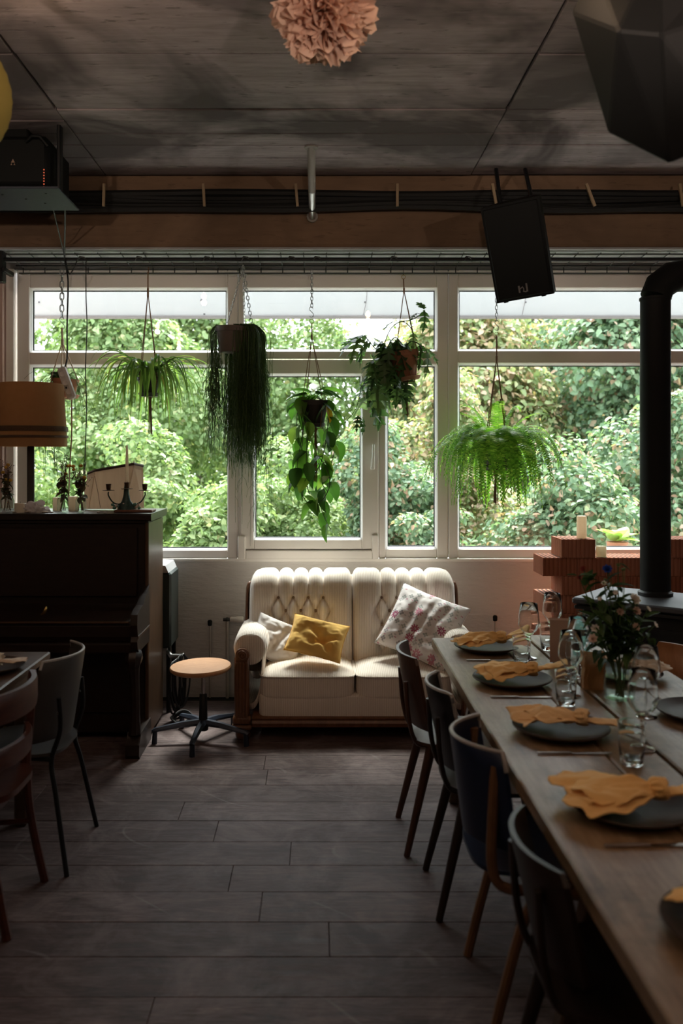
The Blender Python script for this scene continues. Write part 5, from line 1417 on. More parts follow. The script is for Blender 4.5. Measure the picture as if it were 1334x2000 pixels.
# ------------------------------------------------------------------ stove with pipe
M['stove']=plain('stove_black_iron',(.007,.008,.0085),.5,.2,bump=.12,scale=120,spec=.5)
M['stovetop']=plain('stove_top_iron',(.085,.09,.10),.42,.35,bump=.15,scale=150,spec=.5)
a=radians(-38); t=stove=thing('wood_stove','black iron wood stove with a tall pipe standing in front of the bricks','stove',(1.80,4.66,0),a)
k=MB(); k.box((0,0,.52),(.62,.44,.66),.012); k.build('body',M['stove'],t,False)
k=MB(); k.box((0,0,.868),(.70,.52,.034),.008); k.build('top_plate',M['stovetop'],t,False)
k=MB(); k.box((0,-.01,.835),(.675,.50,.020),.005); k.build('top_moulding',M['stove'],t,False)
k=MB(); k.box((0,-.228,.55),(.46,.02,.42),.008); k.build('fire_door',M['stove'],t,False)
k=MB(); k.box((0,-.240,.57),(.34,.008,.26),.003); k.build('door_glass',plain('smoked_glass',(.01,.01,.012),.1,bump=0),t,False)
k=MB(); k.tube([(.20,-.245,.60),(.20,-.28,.60),(.20,-.28,.50)],.009,8); k.build('door_handle',M['steel'],t)
for sx in (-.26,.26):
    for sy in (-.17,.17):
        k=MB(); k.lathe([(0,0),(.028,0),(.02,.05),(.03,.20),(0,.20)],(sx,sy,0),10); k.build('leg',M['stove'],t)
loc=(P(1280,1160,4.74)-Vector(t.location)); loc=Matrix.Rotation(-a,3,'Z')@Vector((loc.x,loc.y,0))
pr=.079; ztop=P(1290,585,4.74).z
k=MB(); k.lathe([(pr+.012,0),(pr+.012,.02),(pr,.03)],(loc.x,loc.y,.883),24); k.build('pipe_collar',M['stove'],t)
k=MB(); k.tube([(loc.x,loc.y,.885),(loc.x,loc.y,ztop)],pr,32); k.build('stove_pipe',M['blackmetal'],t)
ex=Matrix.Rotation(-a,3,'Z')@Vector((1,.25,0)); ex.normalize()
c0=Vector((loc.x,loc.y,ztop))
pts=[c0-Vector((0,0,.004)),c0+Vector((0,0,.01)),c0+ex*.028+Vector((0,0,.075)),c0+ex*.10+Vector((0,0,.125)),c0+ex*.20+Vector((0,0,.145)),c0+ex*.62+Vector((0,0,.17))]
k=MB(); k.tube([pts[0],pts[1]],pr+.004,32)
k.tube(pts[1:],[pr+.002,pr+.004,pr+.006,pr+.003,pr+.002],28); k.build('pipe_elbow',M['blackmetal'],t,ang=30)

# ------------------------------------------------------------------ stack of hollow bricks
def mk_brick():
    k=N('hollow_brick_clay'); n=k.noise(k.coord(),16,5,.6); r=k.objrand(); c=k.ramp(r,[(0,(.36,.135,.075)),(.5,(.43,.175,.105)),(1,(.47,.215,.135))])
    c=k.mix(k.math('MULTIPLY',n,.5),c,k.mix(.5,c,(.25,.08,.05))); k.set(c,.85,0,.15); k.bump(n,.3,.003); return k.m
M['brick']=mk_brick()
BL,BD,BH=.208,.235,.1135
def brick_mesh():
    k=MB(); hx,hy=BL/2-.001,BD/2; g=.0065; gw=.0058; pts=[]
    def side(p0,p1,n):
        p0=Vector(p0);p1=Vector(p1); d=(p1-p0); L=d.length; d.normalize(); nn=Vector((d.y,-d.x)); out=[p0]
        for i in range(n):
            c=p0+d*(L*(i+.5)/n); out+= [c-d*gw,c-d*gw*.6-nn*g,c+d*gw*.6-nn*g,c+d*gw]
        return out
    poly=side((-hx,-hy),(hx,-hy),8)+side((hx,-hy),(hx,hy),9)+side((hx,hy),(-hx,hy),9)+side((-hx,hy),(-hx,-hy),9)
    k.prism([(p.x,p.y) for p in poly],'z',0,BH-.0015)
    # rows of slots in the top face
    me=k.mesh('brick',M['brick'],False)
    bm=bmesh.new(); bm.from_mesh(me); q=MB()
    bm.free(); return me
bme=brick_mesh()
M['holedark']=plain('brick_slot_shade',(.055,.022,.015),.95,bump=0)  # dark flat plates on top, colour standing in for shade inside the holes
t=bricks=thing('brick_partition','dry stack of red hollow bricks behind the stove under the right window','brick wall',(1.38,5.42,0))
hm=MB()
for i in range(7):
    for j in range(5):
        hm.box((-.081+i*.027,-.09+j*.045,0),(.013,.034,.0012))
hme=hm.mesh('slot_shades',M['holedark'],False)
X0=1.38-1.38
rows=10
for r_ in range(rows):
    lvl=rows-1-r_            # r_=0 top row
    z=lvl*BH
    # left ends: stepping in and out as in the photograph
    left={0:.106,1:-.004,2:.106,3:-.004,4:.106,5:-.004,6:.106,7:-.004,8:.106,9:-.004}[r_]
    n=9
    for i in range(n):
        if r_==0 and i in (1,2): continue
        x=left+BL/2+i*(BL+.002)
        if r_==3 and i==3: x+=.004
        o=ob('brick',bme,bricks,(x,(.012 if r_%2 else 0),z),(0,0,0))
        if r_ in (0,1) or i==0:
            h=ob('slot_shades',hme,o,(0,0,BH-.0013)); h['kind']='stuff'
def brick_top(lv): return lv*BH
bx=P(1137,1045,5.36); pillar('tall white pillar candle on the top brick at the left of the stack',(bx.x,5.37,10*BH),.030,.138,mat=None)
jx=P(1174,1080,5.36)
t=thing('jar_candle','half burnt candle in a clear glass jar in the gap of the brick stack','candle',(jx.x,5.36,9*BH))
k=MB(); k.lathe([(0,.002),(.031,.002),(.032,.004),(.032,.100),(.033,.101),(.034,.100),(.0342,.003),(.033,0),(0,0)],n=26); k.build('jar',M['jarglass'],t,ang=60)
k=MB(); k.lathe([(0,.004),(.0305,.004),(.0305,.066),(.027,.064),(0,.063)],n=24); k.build('wax',M['wax'],t)
k=MB(); k.tube([(0,0,.06),(.001,0,.075)],.0011,5); k.build('wick',M['wick'],t)
# ================================================================== HANGING PLANTS
M['cordbrown']=plain('brown_macrame_cord',(.20,.11,.06),.8,scale=200,var=.3,bump=.3)
M['cordpale']=plain('pale_macrame_cord',(.58,.46,.36),.8,scale=200,var=.2,bump=.3)
M['darkpot']=plain('dark_plastic_pot',(.022,.020,.018),.5)
M['brownpot']=plain('brown_ribbed_pot',(.12,.088,.068),.6)
M['earth']=plain('potting_soil',(.03,.02,.014),.95,var=.4,scale=120)
RAILZ=2.905; HY=5.70
def chain(par,a,b,link=.030,r=.0022,wd=.009):
    """a,b local points; builds every link"""
    d=b-a; n=max(2,int(d.length/(link*.80))); st=d.length/n; q=d.to_track_quat('Z','Y').to_matrix()
    def mk():
        pts=[]; L=link/2-wd
        for i in range(7): an=pi*i/6; pts.append((wd*cos(an),0,L+wd*sin(an)))
        for i in range(7): an=pi+pi*i/6; pts.append((wd*cos(an),0,-L+wd*sin(an)))
        k=MB(); k.tube(pts,r,5,closed=True); return k.mesh('chain_link',M['chain'])
    me=mk()
    for i in range(n):
        R=(q@Matrix.Rotation(pi/2*(i%2)+.3,3,'Z')).to_euler()
        ob('chain_link',me,par,a+d*((i+.5)/n),R)
def s_hook(par,top,h=.055):
    k=MB(); pts=[]; r=h/4
    for i in range(9): an=-.6+(pi+.6)*i/8; pts.append((r*cos(an),0,-r+r*sin(an)))
    for i in range(1,9): an=pi/2*0+pi-(-.6) ; pts.append((-r*cos(pi*i/8*1.15),0,-r*2.1-r*sin(pi*i/8*1.15)+r*.2))
    P_=[(.010,0,-.008),(.006,0,.004),(-.006,0,.004),(-.012,0,-.008),(-.006,0,-.018),(.004,0,-.028),(.012,0,-.038),(.012,0,-.050),(.002,0,-.058),(-.010,0,-.052)]
    s=h/.058
    k.tube([top+Vector(p)*s for p in smoothpath(P_,4)],.0022,6); k.build('hook',M['steel'],par)
def ring_(par,c,R=.012,mat='brass'):
    k=MB(); k.tube([c+Vector((R*cos(2*pi*i/18),0,R*sin(2*pi*i/18))) for i in range(18)],.002,6,closed=True); k.build('ring',M[mat],par)
def cords(par,top,split,rim_c,rim_r,base_c,mat,n=4,r=.0032,ph=.4,wrap=.035,rz=1.0):
    k=MB(); k.tube([top,split],r*1.5,6); k.tube([split+Vector((0,0,wrap/2)),split-Vector((0,0,wrap/2))],r*2.3,8); k.build('knot',M[mat],par)
    for i in range(n):
        a=2*pi*i/n+ph; e=rim_c+Vector((cos(a)*rim_r,sin(a)*rim_r,0)); e2=base_c+Vector((cos(a)*rim_r*.72,sin(a)*rim_r*.72,.0))
        k=MB(); k.tube([split,e,e2,base_c],r,5); k.build('cord',M[mat],par)
def tassel(par,c,L,R,mat):
    k=MB(); k.ball(c-Vector((0,0,R*.8)),R*1.05,8,6); k.tube([c-Vector((0,0,R*1.5)),c-Vector((0,0,R*2.2))],R*.85,8)
    r=random.Random(int(L*1e4))
    for i in range(22):
        a=r.uniform(0,2*pi); q=R*sqrt(r.random())
        k.tube([c+Vector((cos(a)*q*.5,sin(a)*q*.5,-R*2)),c+Vector((cos(a)*q*1.1,sin(a)*q*1.1,-L*r.uniform(.9,1)))],.0016,4)
    k.build('tassel',M[mat],par)
def pot(par,c,r0,r1,h,mat,tilt=0,rim=True,ribs=0,saucer=None,name='pot'):
    k=MB(); pr=[(0,0),(r0*.95,0),(r0,.004),(r1*.98,h*.80)]
    if rim: pr+= [(r1*1.06,h*.80),(r1*1.08,h),(r1*.96,h)]
    else: pr+= [(r1,h),(r1*.95,h)]
    pr+= [(r1*.9,h*.82),(0,h*.82)]
    Mx=Matrix.Rotation(tilt,3,'Y')
    k.lathe(pr,c,30,Mx,wob=(lambda a,z:1+.022*cos(ribs*a)) if ribs else None); k.build(name,mat,par,ang=35)
    k=MB(); k.lathe([(0,h*.83),(r1*.92,h*.83)],c,20,Mx); k.build('soil',M['earth'],par)
    if saucer:
        k=MB(); k.lathe([(0,-.016),(saucer*.86,-.016),(saucer,.006),(saucer*.95,.008),(saucer*.84,-.008),(0,-.008)],c,28,Mx); k.build('saucer',mat,par,ang=35)

# -- 1 terracotta pot with wispy plant, left
b=P(126,763,HY); T1=P(121,527,HY+.1)
t=thing('hanging_plant','terracotta pot in pale macrame on a big chain, partly behind the lampshade','hanging plant',tuple(b))
chain(t,T1-b,P(121,620,HY)-b,.052,.0036,.0125)
s_hook(t,P(121,621,HY)-b,.075)
top=P(121,640,HY)-b; sp=P(122,668,HY)-b
pot(t,Vector((0,0,-.03)),.062,.082,.105,M['terra'],radians(4),saucer=.098)
cords(t,top,sp,Vector((0,0,.07)),.088,Vector((0,0,-.055)),'cordpale',4,.0042,.55)
tassel(t,Vector((-.012,0,-.05)),.26,.013,'cordpale')
M['wisp']=leafmat('thin_green_strand',[(0,(.06,.13,.03)),(.6,(.10,.19,.05)),(1,(.17,.25,.09))],.5,.35)
k=MB(); r=random.Random(2)
for i in range(70):
    a=r.uniform(0,2*pi); q=r.uniform(.06,.22); pts=bez((0,0,.07),(cos(a)*q*.7,sin(a)*q*.6,.07+r.uniform(.03,.14)),(cos(a)*q*1.2,sin(a)*q*.8,r.uniform(-.25,.08)),8); k.tube(pts,.0011,3)
for i in range(26):
    x0=r.uniform(-.20,-.05); k.tube(bez((x0*.3,0,.06),(x0,r.uniform(-.05,.05),.06),(x0+r.uniform(-.05,.05),r.uniform(-.05,.05),r.uniform(-.60,-.38)),9),.0011,3)
k.build('strands',M['wisp'],t,ang=0,fix=False)['kind']='stuff'
k=MB()
for i in range(60):
    a=r.uniform(0,2*pi); p=Vector((cos(a)*.05-.03,sin(a)*.05,.085)); k.ball(p+Vector((0,0,r.uniform(0,.03))),.012,6,4,(1,.8,.6))
k.build('moss_tuft',plain('dark_moss',(.03,.06,.02),.9),t)

# -- 2 spider plant
b=P(291,752,HY)
t=thing('spider_plant','spider plant with long arching strap leaves hanging in the left window','hanging plant',tuple(b))
k=MB(); k.tube([P(290,522,HY+.12)-b,P(290,533,HY)-b],.0035,6); k.build('hanging_loop',M['cordbrown'],t)
pot(t,Vector((0,0,-.06)),.050,.072,.11,M['darkpot'],0,saucer=.07)
cords(t,P(289,531,HY)-b,P(289,572,HY)-b,Vector((0,0,.05)),.078,Vector((0,0,-.075)),'cordbrown',4,.0030,.9,.06)
tassel(t,Vector((.008,0,-.06)),.27,.014,'cordbrown')
M['spider']=leafmat('spider_plant_leaf',[(0,(.075,.15,.035)),(.5,(.13,.235,.06)),(.85,(.22,.33,.10)),(1,(.36,.34,.12))],.42,.45,'obj')
def strap(L,up,out,drop,wd,seed):
    r=random.Random(seed); k=MB(); n=14
    p0=Vector((0,0,0)); p1=Vector((out*.45,0,up)); p2=Vector((out*.95,0,up*.75)); p3=Vector((out,0,-drop))
    pts=[]
    for i in range(n+1):
        tt=i/n; pts.append(p0*(1-tt)**3+p1*3*tt*(1-tt)**2+p2*3*tt*tt*(1-tt)+p3*tt**3)
    vs=[];fs=[]
    for i,p in enumerate(pts):
        tt=i/n; w=wd/2*(.55+.45*sin(pi*min(1,tt*1.1+.12)))*(1 if tt<.8 else max(.06,(1-tt)/.2)); sw=.012*sin(tt*5+seed)
        d=(pts[min(i+1,n)]-pts[max(i-1,0)]).normalized(); nn=Vector((-d.z,0,d.x))
        for s in (-1,0,1): vs.append(p+Vector((0,s*w+sw,0))+nn*(abs(s)*w*.55))
    for i in range(n):
        for s in range(2): a=i*3+s; fs.append((a,a+1,a+4,a+3))
    k.add(vs,fs); return k.mesh('leaf',M['spider'],ang=0,fix=False)
rs=random.Random(31)
SL=[strap(.4,rs.uniform(.10,.22),rs.uniform(.14,.40),rs.uniform(.10,.36),rs.uniform(.017,.024),i) for i in range(18)]
SU=[strap(.3,rs.uniform(.20,.30),rs.uniform(.28,.44),rs.uniform(-.10,.08),rs.uniform(.013,.018),i) for i in range(6)]
for i in range(118):
    a=i*2.39996+rs.uniform(-.2,.2); ob('leaf',SL[i%18],t,(cos(a)*.02,sin(a)*.02,.04+rs.uniform(-.01,.01)),(rs.uniform(-.12,.12),rs.uniform(-.08,.08),a),(rs.uniform(.75,1.02),1,rs.uniform(.8,1.05)))
for i in range(16):
    a=(0 if i%2 else pi)+rs.uniform(-.8,.8); ob('leaf',SU[i%6],t,(cos(a)*.02,sin(a)*.02,.045),(rs.uniform(-.1,.1),0,a),(rs.uniform(.8,1.0),1,rs.uniform(.7,1.15)))

# -- 3 mistletoe cactus in tilted ribbed basket
b=P(459,690,HY-.02)
t=thing('mistletoe_cactus','ribbed brown basket pot on two chains with long dark trailing strands','hanging plant',tuple(b))
pot(t,Vector((.0,0,.0)),.100,.128,.165,M['brownpot'],radians(3),ribs=26)
M['palebase']=M['pvc']
hook=P(475,521,HY+.08)-b
k=MB(); k.tube([hook,Vector((hook.x,hook.y,2.925-b.z))],.002,5); k.build('hanging_wire',M['wire'],t)
k=MB(); k.tube([hook+Vector((0,0,.012)),hook+Vector((.008,0,.0)),hook-Vector((0,0,.012)),hook-Vector((.008,0,0)),hook+Vector((0,0,.012))],.0025,6); k.build('hook',M['steel'],t)
chain(t,hook,P(441,642,HY-.02)-b,.026,.0017,.0065); chain(t,hook,P(493,645,HY-.08)-b,.034,.0026,.0085); chain(t,hook,P(478,640,HY+.09)-b,.026,.0017,.0065)
M['rhip']=leafmat('mistletoe_strand',[(0,(.045,.085,.028)),(.5,(.08,.145,.045)),(.85,(.13,.21,.07)),(1,(.22,.30,.11))],.5,.4)
def strands(name,n,x0,x1,y0,y1,zt,zb,seed,r=.0013,fr=.9):
    rr=random.Random(seed); k=MB()
    for i in range(n):
        x=rr.uniform(x0,x1); y=rr.uniform(y0,y1); bot=rr.uniform(*zb); topx=max(-.13,min(.13,x*.72)); topy=max(-.11,min(.11,y))
        dx=rr.gauss(0,.026)
        pts=[(topx*.8,topy*.8,zt-.02),(topx,topy,zt+.012),(x,y,zt-.045)]
        m=rr.randint(6,9)
        for j in range(1,m+1): f=j/m; pts.append((x+dx*f+rr.gauss(0,.0045),y+rr.gauss(0,.005),zt-.045+(bot-zt)*f))
        k.tube(smoothpath(pts,2),r,3,cap=False)
        for c in range(rr.randint(4,7)):
            f=rr.uniform(.3,1); q=Vector(pts[3+int(f*(m-1))]); a=rr.uniform(0,2*pi); ln=rr.uniform(.04,.10)
            k.tube([q,q+Vector((cos(a)*ln*.33,sin(a)*ln*.33,-ln*.4)),q+Vector((cos(a)*ln*.45,sin(a)*ln*.45,-ln))],r*.8,3,cap=False)
    o=k.build(name,M['rhip'],t,ang=0,fix=False); o['kind']='stuff'; return o
ZT=.165
strands('strands',270,.0,.185,-.16,.13,ZT,(-.72,-.30),1,.0014)
strands('strands',190,.03,.20,-.13,.10,ZT,(-.62,-.18),2,.0015)
strands('strands',110,-.085,.04,.02,.14,ZT,(-.78,-.35),3,.0012)
strands('strands',75,-.165,-.095,-.06,.06,ZT,(-.66,-.20),4,.0013)
strands('strands',26,.03,.25,-.1,.1,ZT,(-1.22,-.75),5,.0011)

# -- 4 pothos
b=P(614,802,HY-.05); PY=HY-.05
t=thing('pothos','pothos with heart shaped leaves trailing from a dark pot over the sofa','hanging plant',tuple(b))
chain(t,P(609,527,PY+.1)-b,P(609,600,PY)-b,.032,.0023,.0075); s_hook(t,P(608,601,PY)-b,.062)
rg=P(609,628,PY)-b; ring_(t,rg,.014)
pot(t,Vector((0,0,-.09)),.062,.090,.155,M['darkpot'],0,saucer=.072)
cords(t,rg-Vector((0,0,.012)),P(609,658,PY)-b,Vector((0,0,.06)),.094,Vector((0,0,-.115)),'cordbrown',4,.0026,.6,.03)
tassel(t,Vector((.008,0,-.11)),.36,.013,'cordbrown')
M['pothos']=leafmat('pothos_leaf',[(0,(.03,.085,.018)),(.45,(.055,.15,.025)),(.8,(.13,.28,.045)),(1,(.30,.45,.08))],.33,.4,'obj',.5)
M['yellowleaf']=leafmat('yellow_leaf',[(0,(.70,.40,.03)),(1,(.75,.45,.04))],.4,.4,'obj')
M['vine']=plain('green_vine',(.035,.06,.02),.5)
def heartleaf(L,W,seed,mat,curl=.35):
    k=MB(); r=random.Random(seed)
    def fn(u,v):
        s=2*u-1
        wv=(sin(pi*(v**.62))**.75)*(1 if v>0 else 0)
        if v>=1: wv=0
        x=s*W/2*wv; y=L*v-.16*L*abs(s)*(1-v)**2*2.0*(.4+.6*abs(s)); z=.20*W*abs(s)*wv-curl*L*v*v*.55+.02*L*sin(v*7+seed)*abs(s)
        return (x,y,z)
    k.grid(fn,8,9); return k.mesh('leaf',mat,ang=0)
HL=[heartleaf(.105,.085,i,M['pothos'],.2+.15*(i%4)) for i in range(6)]; YL=heartleaf(.085,.055,9,M['yellowleaf'],.3)
rp=random.Random(17)
def hang_leaf(meshes,par,p,az,droop,s,name='leaf',roll=0):
    q=(Matrix.Rotation(az,3,'Z')@Matrix.Rotation(droop,3,'X')@Matrix.Rotation(roll,3,'Y')).to_euler()
    return ob(name,rp.choice(meshes),par,p,q,(s,s,s))
def vine_path(par,pix,dy=None,r=.0028,leaves_=8,meshes=HL,sc=(.8,1.15),seed=0,f0=.0):
    rr=random.Random(seed); pts=[]
    for i,(px,py) in enumerate(pix): pts.append(P(px,py,PY+(dy[i] if dy else 0))-Vector(par.location))
    sp_=smoothpath(pts,6); k=MB(); k.tube(sp_,r,5); k.build('vine',M['vine'],par)
    for j in range(leaves_):
        f=f0+(1-f0)*(j+.6)/leaves_; p=sp_[min(len(sp_)-1,int(f*(len(sp_)-1)))]
        az=rr.uniform(0,2*pi); dr=-radians(rr.uniform(35,88)); 
        d=Vector((-sin(az),cos(az),0))*.022+Vector((0,0,-.006)); q=MB(); q.tube(bez(p,p+d*.5+Vector((0,0,.015)),p+d,4),.0016,4); q.build('leaf_stalk',M['vine'],par)
        hang_leaf(meshes,par,p+d,az,dr,rr.uniform(*sc),roll=rr.uniform(-.4,.4))
vine_path(t,[(600,775),(585,790),(592,840),(586,905),(580,950)],[0,-.05,-.09,-.06,-.05],leaves_=9,seed=1)
vine_path(t,[(605,775),(582,800),(580,860),(577,920),(572,960)],[0,.04,.06,.03,.0],leaves_=8,seed=2)
vine_path(t,[(615,775),(640,795),(638,850),(628,900),(612,930)],[0,-.06,-.09,-.07,-.04],leaves_=9,seed=3)
vine_path(t,[(620,775),(646,800),(655,860),(648,905)],[0,.0,.0,.02],leaves_=6,seed=4)
vine_path(t,[(598,775),(590,850),(580,920),(590,965),(606,984),(628,978),(642,955),(643,930),(632,905),(620,890)],[0,-.1,-.11,-.1,-.1,-.1,-.09,-.08,-.07,-.05],leaves_=15,seed=5,sc=(.9,1.2))
vine_path(t,[(626,975),(628,995),(638,1020),(647,1035)],[-.08,-.06,-.06,-.05],leaves_=3,seed=6)
vine_path(t,[(612,775),(616,840),(622,890),(628,940),(640,960)],[0,.08,.08,.05,.03],leaves_=9,seed=8)
vine_path(t,[(604,775),(600,860),(598,930),(604,965)],[0,-.11,-.10,-.06],leaves_=10,seed=9)
# leaves standing above the pot
for (px,py,az,dr,s) in ((590,772,1.9,-.15,1.1),(600,765,1.2,.25,1.15),(618,758,-.4,.35,1.25),(632,762,-1.2,.1,1.35),(640,768,-1.6,-.35,1.2),(580,782,2.2,-.6,1.05),(626,770,-2.2,-.1,1.1),(606,770,.4,.2,1.1),(646,790,-1.5,-.9,1.0)):
    e=P(px,py,PY-.02+.05*sin(az*3))-b; q=MB(); q.tube(bez((0,0,.05),(e.x*.6,e.y*.6,e.z+.02),e,6),.002,4); q.build('leaf_stalk',M['vine'],t); hang_leaf(HL,t,e,az,dr,s)
e=P(640,800,PY-.07)-b; o=ob('leaf',YL,t,e,(radians(-70),0,radians(-130)),(1.05,)*3); o['label']='yellowed leaf'
# runner towards the neighbouring plant
vine_path(t,[(648,838),(672,826),(694,800),(703,770),(708,735)],[0,0,0,0,.02],leaves_=0,r=.0022)
M['fingers']=leafmat('lobed_leaf',[(0,(.04,.09,.035)),(.5,(.085,.17,.065)),(1,(.19,.29,.13))],.35,.4,'obj',.5)
def lobed(L,W,lobes,curl,mat):
    """pinnately cut leaf: midrib blade with finger lobes each side"""
    k=MB(); n=lobes
    def mid(v): return Vector((0,L*v,-curl*L*v*v*.6))
    vs=[];fs=[]
    for s in (-1,1):
        for i in range(n):
            v0=.06+.78*i/n; v1=v0+.78/n*.95; vm=(v0+v1)/2
            ln=W/2*sin(pi*(.18+.74*(i+.5)/n))**.8
            a=mid(v0);c=mid(v1);ctr=mid(vm)
            t1=ctr+Vector((s*ln*.55,L*.05,.06*ln-.02*L)); tip=ctr+Vector((s*ln,L*.13,-.10*ln-.04*L))
            hw=Vector((0,(v1-v0)*L*.5,0))
            vs0=len(vs); vs+= [a,c,t1-hw*.9,t1+hw*.9,tip-hw*.15,tip+hw*.25]
            fs+= [(vs0,vs0+2,vs0+3,vs0+1),(vs0+2,vs0+4,vs0+5,vs0+3)]
    b0=len(vs)
    for i in range(9):
        v=i/8; w=W*.09*(1-.6*v)*(1 if i<8 else .1); m=mid(v); vs+= [m+Vector((-w,0,.001)),m+Vector((w,0,.001))]
    for i in range(8): a=b0+i*2; fs.append((a,a+1,a+3,a+2))
    tip=mid(.84); n0=len(vs); vs+= [tip+Vector((-W*.14,0,0)),tip+Vector((W*.14,0,0)),mid(1.05)]; fs.append((n0,n0+1,n0+2))
    k.add(vs,fs); return k.mesh('leaf',mat,ang=0,fix=False)
FL=[lobed(.185,.150,3,.25+.2*i,M['fingers']) for i in range(4)]; FS=[lobed(.145,.10,3,.5+.2*i,M['fingers']) for i in range(3)]
for px,py,az,dr in ((702,818,-2.2,-.9),(708,815,-1.4,-1.1),(700,812,2.8,-.7)):
    hang_leaf(FS,t,P(px,py,PY)-b,az,dr,.7)

# -- 5 lobed climbing plant in tilted terracotta pot
b=P(794,712,HY); PY=HY
t=thing('lobed_leaf_climber','climbing plant with deeply cut leaves in a tilted terracotta pot','hanging plant',tuple(b))
rg=P(788,541,HY)-b; ring_(t,rg,.013)
k=MB(); k.tube([P(789,524,HY+.15)-b,rg+Vector((0,0,.012))],.002,5); k.build('hanging_wire',M['wire'],t)
pot(t,Vector((0,0,-.09)),.068,.098,.175,M['terra'],radians(-9),saucer=.095)
cords(t,rg-Vector((0,0,.012)),P(789,567,HY)-b,Vector((0,0,.06)),.100,Vector((0,0,-.115)),'cordbrown',4,.0028,.7,.03)
tassel(t,Vector((.0,0,-.10)),.25,.013,'cordbrown')
rp=random.Random(23)
PYs=HY
def climb(pix,dy,nl,seed,meshes=FL,sc=(.8,1.15)):
    rr=random.Random(seed); pts=[P(px,py,HY+d)-b for (px,py),d in zip(pix,dy)]; s_=smoothpath(pts,6); k=MB(); k.tube(s_,.0034,6); k.build('vine',M['vine'],t)
    for j in range(nl):
        p=s_[min(len(s_)-1,int((j+.7)/nl*(len(s_)-1)))]; az=rr.uniform(0,2*pi); dr=-radians(rr.uniform(15,85)); d=Vector((-sin(az),cos(az),.25))*.03
        q=MB(); q.tube([p,p+d],.0018,4); q.build('leaf_stalk',M['vine'],t); hang_leaf(meshes,t,p+d,az,dr,rr.uniform(*sc))
climb([(790,690),(770,670),(752,690),(738,720),(728,755),(722,790)],[0,-.05,-.08,-.08,-.07,-.05],16,1)
climb([(785,690),(760,690),(742,712),(735,745),(735,785)],[0,.05,.08,.06,.04],13,2)
climb([(795,690),(775,660),(760,672),(752,700),(758,740),(770,780)],[0,-.08,-.11,-.12,-.11,-.09],14,3,FS)
climb([(790,690),(800,668),(818,672),(826,690)],[0,-.05,-.07,-.06],8,4,FS)
climb([(780,695),(768,725),(778,760),(800,785)],[-.05,-.10,-.12,-.10],7,5,FS)
climb([(748,690),(753,665),(765,640),(785,628),(802,640),(812,665)],[0,0,-.02,-.03,-.03,-.02],3,6,FS,(.6,.8))
climb([(785,628),(805,624),(822,614),(830,606)],[-.03,-.03,-.03,-.03],1,7,FS,(.5,.6))
climb([(755,690),(738,685),(722,668),(712,655)],[0,0,-.02,-.03],2,8)
for px,py,az,dr,s in ((716,655,.9,-.1,1.15),(712,652,1.9,-.35,1.15),(705,660,2.5,-.6,1.05),(720,662,1.3,-.9,1.0),(828,606,-2.6,-1.2,.7),(828,604,.4,.9,.5)):
    hang_leaf(FL,t,P(px,py,HY-.03)-b,az,dr,s)
for i in range(34):
    px=735+rp.uniform(-18,60); py=700+rp.uniform(-35,55); hang_leaf(FS if i%3 else FL,t,P(px,py,HY-.09+rp.uniform(-.05,.16))-b,rp.uniform(0,6.3),-radians(rp.uniform(10,80)),rp.uniform(.75,1.1))

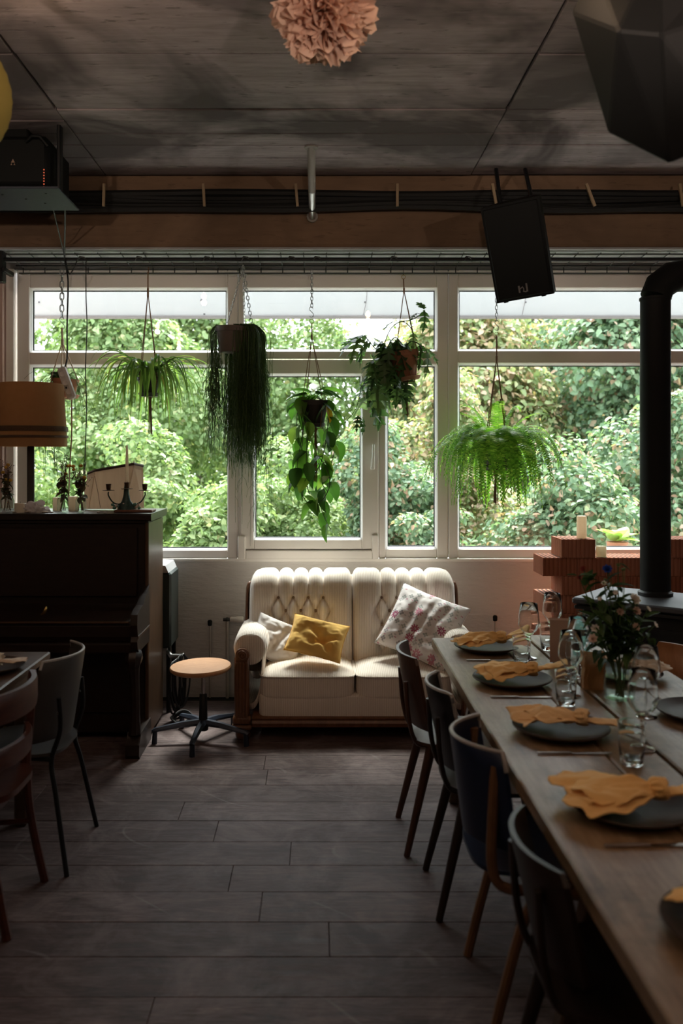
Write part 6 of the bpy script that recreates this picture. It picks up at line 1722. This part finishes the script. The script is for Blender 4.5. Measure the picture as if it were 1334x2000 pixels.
# -- 6 Boston fern
b=P(970,893,HY-.05); PY=HY-.05
t=thing('boston_fern','large bright green fern hanging in front of the right window','hanging plant',tuple(b))
chain(t,P(969,527,PY+.12)-b,P(970,626,PY)-b,.032,.0023,.0075); s_hook(t,P(970,627,PY)-b,.062)
rg=P(970,652,PY)-b; ring_(t,rg,.012)
pot(t,Vector((0,0,-.07)),.075,.115,.15,M['darkpot'],0,saucer=.09)
cords(t,rg-Vector((0,0,.01)),P(970,700,PY)-b,Vector((0,0,.09)),.095,Vector((0,0,-.09)),'cordbrown',4,.0032,.5,.03)
tassel(t,Vector((-.005,0,-.09)),.22,.016,'cordbrown')
M['fern']=leafmat('fern_leaflet',[(0,(.08,.20,.025)),(.5,(.15,.33,.045)),(.85,(.26,.46,.075)),(1,(.38,.54,.12))],.45,.5,'island',.3,1.6)
def frond(L,up,out,drop,seed,W=.030):
    r=random.Random(seed); k=MB(); n=46
    p0=Vector((0,0,0)); p1=Vector((out*.35,0,up)); p2=Vector((out*.95,0,up*.9)); p3=Vector((out,0,-drop))
    B=lambda q:p0*(1-q)**3+p1*3*q*(1-q)**2+p2*3*q*q*(1-q)+p3*q**3
    pts=[B(i/n) for i in range(n+1)]; k.tube(pts[::2],[.0016*(1-.7*i/(n/2)) for i in range(n//2+1)],4)
    for i in range(3,n):
        tt=i/n; p=pts[i]; d=(pts[i+1]-pts[i-1]).normalized(); nn=Vector((-d.z,0,d.x)); step=(pts[i+1]-p).length
        w=W*(min(1,(tt)/.18)**.6)*(1-tt**3.2)*r.uniform(.88,1.08)+.003
        for s in (-1,1):
            o=p+d*(step*.5*(s>0)); tipv=Vector((0,s*w,0))+d*(w*.18)-nn*(w*.22)+nn*r.uniform(-.004,.004); hw=d*max(step*.40,.0022)
            k.add([o-hw*.8,o+hw*.8,o+tipv*.6+hw*.9+nn*.002,o+tipv,o+tipv*.6-hw*.7+nn*.002],[(0,1,2,4),(4,2,3)])
    return k.mesh('frond',M['fern'],ang=0,fix=False)
rf=random.Random(41)
FD=[frond(.4,rf.uniform(.10,.24),rf.uniform(.26,.42),rf.uniform(.08,.30),i,.042) for i in range(14)]
FU=[frond(.3,rf.uniform(.26,.34),rf.uniform(.10,.26),rf.uniform(-.30,-.20),50+i,.036) for i in range(5)]
FH=[frond(.4,rf.uniform(.05,.10),rf.uniform(.13,.24),rf.uniform(.28,.42),80+i,.034) for i in range(6)]
for i in range(96):
    a=i*2.39996+rf.uniform(-.2,.2); ob('frond',FD[i%14],t,(cos(a)*.05,sin(a)*.05,.05),(rf.uniform(-.15,.15),rf.uniform(-.1,.1),a),(rf.uniform(.8,1.06),1,rf.uniform(.85,1.1)))
for i in range(46):
    a=i*2.39996+.7; ob('frond',FH[i%6],t,(cos(a)*.06,sin(a)*.06,.045),(rf.uniform(-.15,.15),0,a),(rf.uniform(.8,1.1),1,rf.uniform(.8,1.05)))
for i,(a,sx,sz) in enumerate(((pi,.8,.95),(2.6,1.1,.9),(1.6,.3,1.0),(.2,.75,.9),(-.5,1.15,.75),(3.6,1.1,.75),(-1.5,.25,.95),(.9,.8,.7),(2.2,.9,.7))):
    ob('frond',FU[i%5],t,(cos(a)*.03,sin(a)*.03,.05),(0,0,a),(sx*1.1,1.1,sz*1.2))
for (a,sx,sz) in ((.05,1.15,.62),(pi-.1,1.05,.62),(-.35,1.2,.5)):
    ob('frond',FD[3],t,(0,0,.05),(0,-.12,a),(sx,1,sz))
